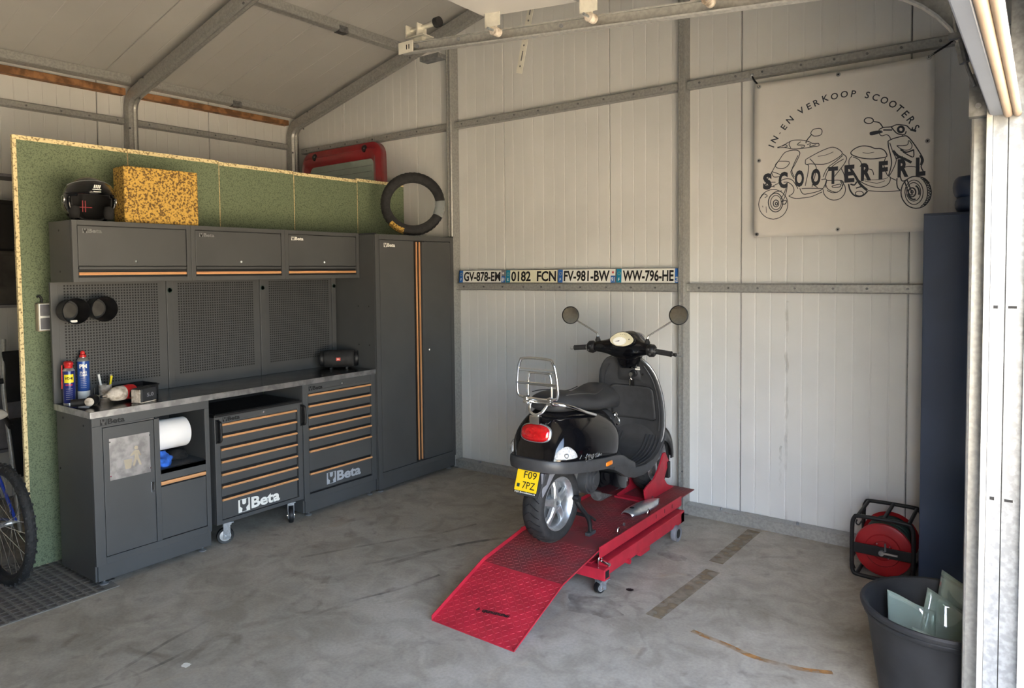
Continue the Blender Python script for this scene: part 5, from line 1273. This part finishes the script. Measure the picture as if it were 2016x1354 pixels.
# engine and stand
eng = obj('engine_case', MB().ring([[(x, yc+ry*math.cos(a), zc+rz*math.sin(a)) for a in [2*math.pi*k/24 for k in range(24)]] for x, yc, ry, zc, rz in ((-.11, .10, .16, .29, .075), (-.05, .13, .19, .29, .085), (.0, .22, .12, .31, .085), (.03, .25, .09, .32, .08))]), 'darkgalv', SC, smooth=50)
fc = obj('fan_cover', MB().lathe([(.085, -.03), (.088, .0), (.086, .02), (.078, .022), (.076, .034), (.062, .036), (.060, .046), (.04, .048), (.038, .056), (0, .056)], (.05, .29, .315), (1, .1, 0), n=36), 'plastic', SC, smooth=30)
obj('cylinder_block', MB().box(-.04, .045, .36, .52, .24, .33), 'plastic', SC, bev=.012)
obj('belly_fairing', MB().ring([[(-w, y, zt), (w, y, zt), (w*1.0, y, zm), (w*.6, y, zb), (-w*.6, y, zb), (-w, y, zm)] for y, w, zt, zm, zb in ((.36, .15, .34, .28, .25), (.42, .165, .335, .25, .20), (.52, .165, .29, .22, .165), (.60, .15, .27, .22, .19), (.64, .12, .27, .24, .22))]), 'gloss', SC, smooth=40)
obj('swing_arm', MB().box(-.075, -.05, -.03, .22, .22, .27), 'darkgalv', SC, bev=.01)
obj('exhaust', MB().lathe([(0, -.16), (.04, -.155), (.05, -.13), (.05, .1), (.04, .13), (.015, .14), (.014, .2)], (.0, .62, .17), (0, 1, 0), n=24), 'darkgalv', SC, smooth=50)
obj('shock_absorber', MB().cyl((-.085, .03, .27), (-.07, .06, .5), .022, n=16), 'black', SC)
sd = obj('centre_stand', MB().tube(spline([(.06, .135, .245), (.075, .155, .195), (.085, .19, .15), (.092, .225, .10), (.095, .235, .04), (.095, .235, .026)], 5), .013, 12).tube(spline([(-.06, .135, .245), (-.075, .155, .195), (-.085, .19, .15), (-.092, .225, .10), (-.095, .235, .04), (-.095, .235, .026)], 5), .013, 12), 'black', SC, smooth=60)
obj('stand_pivot', MB().cyl((-.08, .14, .24), (.085, .14, .24), .018, n=14).cyl((-.09, .205, .13), (.09, .205, .13), .010, n=10), 'black', SC)
for s in (-1, 1): obj('stand_foot', MB().box(s*.095-.016, s*.095+.016, .20, .275, .0135, .034), 'plastic', SC, bev=.006)
obj('stand_lever', MB().tube(spline([(.088, .20, .14), (.10, .235, .115), (.11, .265, .092)], 4), .008, 8), 'black', SC, smooth=60)
# front end
ff = MB(); rr = []
for k in range(17):
    a = R(-5+175*k/16); c = Vector((0, 1.19+.235*math.cos(a), .224+.235*math.sin(a)))
    nrm = Vector((0, math.cos(a), math.sin(a)))
    rr.append([c+Vector((x, 0, 0))+nrm*dr_ for x, dr_ in ((-.088, -.10), (-.085, -.05), (-.07, -.012), (-.035, .008), (0, .014), (.035, .008), (.07, -.012), (.085, -.05), (.088, -.10))])
obj('front_fender', ff.ring(rr, closed=False), 'gloss', SC, smooth=180, solid=.004)
obj('fork', MB().tube([(-.075, 1.19, .224), (-.075, 1.14, .36), (-.03, 1.09, .46), (0, 1.05, .55)], .018, 12), 'darkgalv', SC, smooth=60)
obj('steering_column', MB().cyl((0, 1.06, .53), (HX*.5, .87, .93), .028, n=18), 'black', SC)
obj('headlamp', MB().lathe([(.075, -.02), (.078, .0), (.072, .012), (0, .022)], (HX+.034, .90, 1.03), (0, 1, -.1), n=32), 'clearlens', SC, smooth=50)
obj('shield_cover', MB().ring([[(w*math.cos(a), yc+d*math.sin(a), z) for a in [math.pi*k/12 for k in range(13)]] for z, w, d, yc in ((.45, .06, .05, 1.06), (.6, .055, .045, 1.035), (.8, .05, .04, .985), (.9, .035, .03, .95))], closed=False), 'gloss', SC, smooth=180)
# ------------------------------------------------------------------ hose reel
t = thing('hose_reel', 'red hose reel in a black tube frame by the wall', 'hose reel', (3.43, -.30, 0))
def fr(y):
    return spline([(-.15, y, .03), (-.155, y, .10), (-.155, y, .27), (-.145, y, .325), (-.11, y, .34), (.10, y, .34), (.135, y, .325), (.145, y, .27), (.145, y, .09), (.135, y, .03), (.10, y, .011), (-.11, y, .011)], 4, loop=True)
for y in (-.165, .155): obj('frame_loop', MB().tube(fr(y), .011, 10, loop=True), 'black', t, smooth=60)
for x, z in ((-.13, .335), (.12, .335), (0, .342), (-.13, .014), (.12, .014)): obj('frame_bar', MB().cyl((x, -.165, z), (x, .155, z), .010, n=12), 'black', t)
for y in (-.165, .155): obj('cross_strap', MB().box(-.15, .14, y-.004, y+.004, .135, .19), 'black', t, bev=.002)
for y, s in ((-.135, -1), (.12, 1)):
    dd = obj('side_disc', MB().lathe([(0, s*.004), (.05, s*.004), (.054, s*.010), (.085, s*.010), (.09, s*.004), (.128, s*.004), (.142, s*.0), (.146, -s*.008), (.142, -s*.006), (.0, -s*.002)], (-.005, y, .162), YV, n=56), 'reelred', t, smooth=35)
for k in range(6):
    obj('hose_turn', MB().lathe([(.115+.013*math.cos(a), .013*math.sin(a)) for a in [2*math.pi*q/10 for q in range(11)]], (-.005, -.115+.0425*k, .162), YV, n=40), 'hosegreen', t, smooth=60)
obj('drum', MB().lathe([(.10, -.13), (.10, .115)], (-.005, 0, .162), YV, n=32), 'reelred', t, smooth=60)
cr = obj('crank_boss', MB().cyl((-.005, -.19, .162), (-.005, -.14, .162), .014, n=18), 'brushed', t)
obj('crank_handle', MB().cyl((-.005, -.182, .162), (.075, -.186, .164), .006, n=10).cyl((.012, -.172, .17), (.012, -.172, .215), .005, n=10), 'brushed', cr)
for a in (40, 130, 220, 310): obj('rivet', MB().cyl((-.005+.045*math.cos(R(a)), -.142, .162+.045*math.sin(R(a))), (-.005+.045*math.cos(R(a)), -.148, .162+.045*math.sin(R(a))), .004, n=8), 'alu', t)
obj('hose_guide', MB().tube(spline([(-.13, -.165, .318), (-.135, -.17, .30), (-.12, -.172, .292), (-.105, -.168, .318)], 4), .004, 8), 'black', t, smooth=60)
obj('hose_end', MB().tube(spline([(-.12, -.06, .15), (-.16, -.10, .10), (-.165, -.12, .06), (-.15, -.14, .03)], 5), .011, 10), 'rubber', t, smooth=60)
# ------------------------------------------------------------------ blue cabinet
t = thing('blue_cabinet', 'tall dark blue steel cabinet at the right', 'cabinet', (3.615, -.62, 0))
obj('body', MB().box(0, .45, .018, .52, .02, 1.975), 'blue', t, bev=.004)
dd = obj('door', MB().box(.004, .446, 0, .017, .03, 1.965), 'blue', t, bev=.003)
obj('handle', MB().box(.41, .43, -.014, 0, .98, 1.08), 'black', dd, bev=.003)
obj('red_tag', MB().box(.27, .285, -.0012, 0, 1.80, 1.83), 'canred', dd)
obj('plinth', MB().box(.02, .44, .04, .50, 0, .02), 'black', t)
# dark two-lobed seat cushion on it
t = thing('scooter_top_box', 'dark rounded case lying on top of the blue cabinet', 'case', (3.86, -.42, 1.9755))
def lobe(z0, z1, x0, x1, y0, y1):
    rings = []
    for k in range(9):
        a = -math.pi/2+math.pi*k/8; f = math.cos(a)**.6 if abs(math.cos(a)) > 1e-6 else 0
        z = (z0+z1)/2+(z1-z0)/2*math.sin(a); ins = .045*(1-f)
        rr_ = []
        for q in range(24):
            b = 2*math.pi*q/24; cx, sy = math.cos(b), math.sin(b)
            rr_.append(((x0+x1)/2+((x1-x0)/2-ins)*math.copysign(abs(cx)**.5, cx), (y0+y1)/2+((y1-y0)/2-ins)*math.copysign(abs(sy)**.5, sy), z))
        rings.append(rr_)
    return MB().ring(rings)
obj('lower_shell', lobe(0, .085, -.125, .16, -.14, .14), 'blue', t, smooth=180)
obj('upper_shell', lobe(.072, .185, -.135, .16, -.14, .14), 'blue', t, smooth=180)
obj('pale_lining', MB().box(.10, .155, -.142, -.138, .03, .16), 'white', t, bev=.001)
# ------------------------------------------------------------------ mortar tub with glass
t = thing('mortar_tub', 'large black rubber tub in the right foreground', 'tub', (3.822, -1.625, 0))
obj('wall', MB().lathe([(0, .0), (.195, .0), (.205, .006), (.235, .20), (.262, .385), (.272, .395), (.282, .40), (.284, .412), (.278, .420), (.266, .418), (.254, .40), (.226, .20), (.196, .014), (0, .012)], n=72), 'tub', t, smooth=40)
obj('rim_groove', MB().lathe([(.2655, .372), (.272, .378), (.2745, .390), (.270, .396)], n=72), 'tub', t, smooth=40)
def shard(label, pts, bow, n=14):
    # curved sheet between four corners, bowed across its width
    a, b, c, d = [Vector(p) for p in pts]; nrm = (b-a).cross(d-a).normalized()
    rows = []
    for i in range(n+1):
        u = i/n
        rows.append([(a*(1-u)+b*u)*(1-v)+(d*(1-u)+c*u)*v+nrm*(bow*(1-(2*u-1)**2)+.006*math.sin(u*7+v*3)) for v in [j/n for j in range(n+1)]])
    o = obj('glass_sheet', MB().ring(rows, closed=False), 'glass', smooth=180, solid=.006)
    o.location = (3.822, -1.625, 0)
    return tag(o, label, 'glass pane', 'old glass sheets in the tub')
shard('curved greenish glass sheet standing highest in the tub', [(-.06, .07, .10), (.17, .03, .10), (.20, .10, .42), (-.02, .17, .50)], .03)
shard('curved greenish glass sheet leaning across the tub middle', [(-.10, -.05, .10), (.15, -.11, .10), (.19, -.04, .35), (-.06, .08, .45)], -.045)
shard('small greenish glass sheet at the left inside the tub', [(-.17, .01, .10), (-.02, -.03, .10), (-.03, .06, .37), (-.20, .07, .41)], .012)
shard('rounded glass offcut lying lowest in the tub front', [(-.10, -.15, .10), (.09, -.17, .10), (.12, -.14, .34), (-.09, -.10, .36)], .02)
# ------------------------------------------------------------------ red tailgate leaning above the partition
def rrect(x0, x1, z0, z1, r, n=7):
    out = []
    for cx, cz, a0 in ((x1-r, z1-r, 0), (x0+r, z1-r, 90), (x0+r, z0+r, 180), (x1-r, z0+r, 270)):
        for k in range(n): a = R(a0+90*k/(n-1)); out.append((cx+r*math.cos(a), cz+r*math.sin(a)))
    return out
t = thing('car_tailgate', 'red car tailgate with heated rear window behind the partition', 'car part', (-1.31, -.20, 2.106), (R(-3), R(-.6), 0))
def taper(p): return (p[0]*(1-.10*(p[1]/.8)), p[1])
o1 = [taper(p) for p in rrect(-.62, .62, 0, .80, .12)]; i1 = [taper(p) for p in rrect(-.50, .50, .10, .655, .055)]
rings = []
for ring, y in ((i1, .01), (i1, -.005), ([((a[0]+b[0])/2, (a[1]+b[1])/2) for a, b in zip(o1, i1)], -.035), (o1, -.015), (o1, .05)):
    rings.append([(p[0], y, p[1]) for p in ring])
obj('frame', MB().ring(rings, cap0=False, cap1=False), 'carred', t, smooth=40, solid=.004)
gl = obj('window', MB().prism([(p[0]*1.01, p[1]) for p in i1], (0, .004, 0), XV, ZV, .005), 'tintglass', t)
hl = MB()
for k in range(9): hl.box(-.44, .44, -.0025, -.0015, .15+.055*k, .152+.055*k)
obj('heater_lines', hl, 'ink', gl)
obj('crease', MB().tube([(-.5, -.034, .735), (.5, -.034, .735)], .004, 6), 'carred', t)
for x in (-.36, .36):
    h = obj('hinge_mount', MB().lathe([(0, -.01), (.03, -.008), (.035, 0)], (x, -.03, .745), YV, n=18), 'black', t, smooth=40)
    obj('hinge_bolt', MB().cyl((x+.01, -.045, .745), (x+.01, -.035, .745), .008, n=8), 'darkgalv', h)
# storage rack behind the partition that carries it
def rack(name, x0, x1, y0, y1, levels, label, h):
    t = thing(name, label, 'shelf', (x0, y0, 0))
    for x in (0, x1-x0-.03):
        for y in (0, y1-y0-.03): obj('upright', MB().box(x, x+.03, y, y+.03, 0, h), 'darkgalv', t)
    for z in levels: obj('shelf_board', MB().box(0, x1-x0, 0, y1-y0, z-.02, z), 'greymud', t)
    return t
rack('storage_rack', -2.0, -.70, -.62, -.15, (.4, 1.2, 2.1), 'steel rack hidden behind the partition below the tailgate', 2.1)
rack('storage_rack', -2.2, -1.93, -4.4, -2.45, (.45, 1.50, 2.45), 'dark steel rack against the left wall behind the bicycle', 2.5)
def crate(x0, x1, y0, y1, z0, h, m, label, nm='storage_box'):
    t = thing(nm, label, 'box', (x0, y0, z0), group='boxes on the dark rack')
    obj('box', MB().box(0, x1-x0, 0, y1-y0, 0, h), m, t, bev=.01)
    obj('lid', MB().box(-.008, x1-x0+.008, -.008, y1-y0+.008, h-.02, h+.012), m, t, bev=.006)
crate(-2.18, -1.95, -3.2, -2.6, 1.501, .38, 'junk', 'dark box on the middle board of the left rack')
crate(-2.18, -1.96, -3.1, -2.5, 1.9, .35, 'black', 'black box stacked on the dark box of the left rack')
crate(-2.18, -1.95, -3.95, -3.3, 1.501, .45, 'black', 'black box at the outer end of the left rack')
crate(-2.18, -1.95, -3.3, -2.6, .451, .5, 'greymud', 'grey box on the lowest board of the left rack')
# folded chair frame seen between bicycle and partition
t = thing('folding_chair', 'folded chair with grey tube frame behind the bicycle', 'chair', (-1.42, -2.78, 0))
for y in (-.16, .16):
    obj('frame_tube', MB().tube(spline([(.12, y, .012), (.02, y, .5), (-.08, y, .95), (-.14, y*.8, 1.28)], 5), .014, 10), 'galv', t, smooth=60)
    obj('arm_rest', MB().tube(spline([(.10, y*1.15, .72), (.0, y*1.15, .76), (-.16, y*1.15, .78)], 5), .018, 10), 'black', t, smooth=60)
obj('back_sling', MB().box(-.13, -.10, -.15, .15, .85, 1.2), 'blackcloth', t, bev=.008)
obj('seat_sling', MB().box(-.04, .0, -.15, .15, .35, .75), 'blackcloth', t, bev=.008)
# ------------------------------------------------------------------ bicycle at the left edge
BK = thing('mountain_bike', 'blue mountain bike parked at the left edge of the picture', 'bicycle', (-.475, -3.285, .0), R(3))
def bwheel(x, nm, Rr=.338):
    c = Vector((x, 0, Rr))
    tmb = MB().lathe([(Rr-.05+.026*math.cos(a), .026*math.sin(a)*1.0) if False else (Rr-.024+.024*math.cos(a), .026*math.sin(a)) for a in [2*math.pi*q/14 for q in range(15)]], c, YV, n=64)
    w_ = obj(nm, tmb, 'rubber', BK, smooth=60)
    kb = MB()
    for k in range(64):
        a = 2*math.pi*k/64
        for y in (-.02, 0, .02) if k % 2 else (-.012, .012):
            d = Vector((math.cos(a), 0, math.sin(a))); tt = Vector((-math.sin(a), 0, math.cos(a))); p = c+d*(Rr-.003-abs(y)*.35)+Vector((0, y, 0))
            kb.add([p+tt*sx*.006+Vector((0, sy*.006, 0))+d*h for h in (-.004, .006) for sx, sy in ((-1, -1), (1, -1), (1, 1), (-1, 1))], [(0, 1, 2, 3), (4, 5, 6, 7), (0, 1, 5, 4), (1, 2, 6, 5), (2, 3, 7, 6), (3, 0, 4, 7)])
    kn = obj('tyre_knobs', kb, 'rubber', w_); kn['kind'] = 'stuff'
    obj('rim', MB().lathe([(Rr-.046, -.012), (Rr-.046, .012), (Rr-.062, .009), (Rr-.064, 0), (Rr-.062, -.009), (Rr-.046, -.012)], c, YV, n=56), 'black', w_, smooth=40)
    for k in range(28):
        a = 2*math.pi*k/28; a2 = a+(.5 if k % 4 < 2 else -.5); s = 1 if k % 2 else -1
        obj('spoke', MB().cyl(c+Vector((.02*math.cos(a2), s*.03, .02*math.sin(a2))), c+Vector(((Rr-.06)*math.cos(a), 0, (Rr-.06)*math.sin(a))), .0014, n=5), 'chrome', w_)
    obj('hub', MB().lathe([(0, -.065), (.008, -.065), (.01, -.035), (.022, -.032), (.014, -.02), (.014, .02), (.022, .032), (.01, .035), (.008, .065), (0, .065)], c, YV, n=20), 'alu', w_, smooth=40)
    return w_
bwheel(0, 'rear_wheel'); bwheel(-1.06, 'front_wheel')
hx = {'ra': Vector((0, 0, .338)), 'bb': Vector((-.43, 0, .30)), 'st': Vector((-.26, 0, .74)), 'ht': Vector((-.82, 0, .78)), 'hb': Vector((-.86, 0, .67)), 'fa': Vector((-1.06, 0, .338))}
for a, b, r in (('bb', 'st', .017), ('st', 'ht', .017), ('bb', 'hb', .02), ('ht', 'hb', .02)): obj('frame_tube', MB().cyl(hx[a], hx[b], r, n=14), 'bikeblue', BK)
for s in (-1, 1):
    o_ = Vector((0, s*.055, 0))
    obj('frame_stay', MB().cyl(hx['ra']+o_, hx['bb']+o_*.6, .009, n=10).cyl(hx['ra']+o_, hx['st']+o_*.4, .009, n=10), 'bikeblue', BK)
    obj('fork_leg', MB().cyl(hx['fa']+o_, hx['hb']+o_, .013, n=12), 'darkgalv', BK)
obj('seat_post', MB().cyl(hx['st'], (-.215, 0, .90), .013, n=12), 'galvbright', BK)
sd_ = [(.10, .075, .90, .955), (.06, .082, .905, .965), (.0, .07, .905, .96), (-.08, .035, .91, .955), (-.16, .018, .915, .95)]
obj('saddle', MB().ring([[(-.2+x, w*math.cos(a), (z0+z1)/2+(z1-z0)/2*math.sin(a)) for a in [2*math.pi*k/18 for k in range(18)]] for x, w, z0, z1 in sd_]), 'saddle', BK, smooth=180)
obj('stem', MB().cyl(hx['ht'], (-.85, 0, .98), .014, n=12), 'black', BK)
obj('handlebar', MB().tube(spline([(-.80, -.31, 1.03), (-.83, -.15, 1.02), (-.86, -.04, .985), (-.86, .04, .985), (-.83, .15, 1.02), (-.80, .31, 1.03)], 5), .012, 10), 'black', BK, smooth=60)
for s in (-1, 1): obj('grip', MB().cyl((-.815, s*.20, 1.024), (-.80, s*.32, 1.031), .018, n=14), 'rubber', BK)
obj('crank', MB().lathe([(.03, .04), (.085, .042), (.09, .045), (.085, .048), (.03, .046)], hx['bb'], YV, n=32).box(-.44, -.42, .05, .065, .13, .31), 'darkgalv', BK)
for s in (-1, 1): obj('pedal', MB().box(-.47, -.38, s*.10-.03, s*.10+.03, .30+s*.16-.01, .30+s*.16+.01), 'black', BK, bev=.003)
obj('rear_reflector', MB().box(-.16, -.14, -.02, .02, .80, .84), 'redlens', BK, bev=.003)
obj('side_stand', MB().cyl((-.12, -.05, .30), (-.05, -.20, .008), .008, n=10), 'darkgalv', BK)
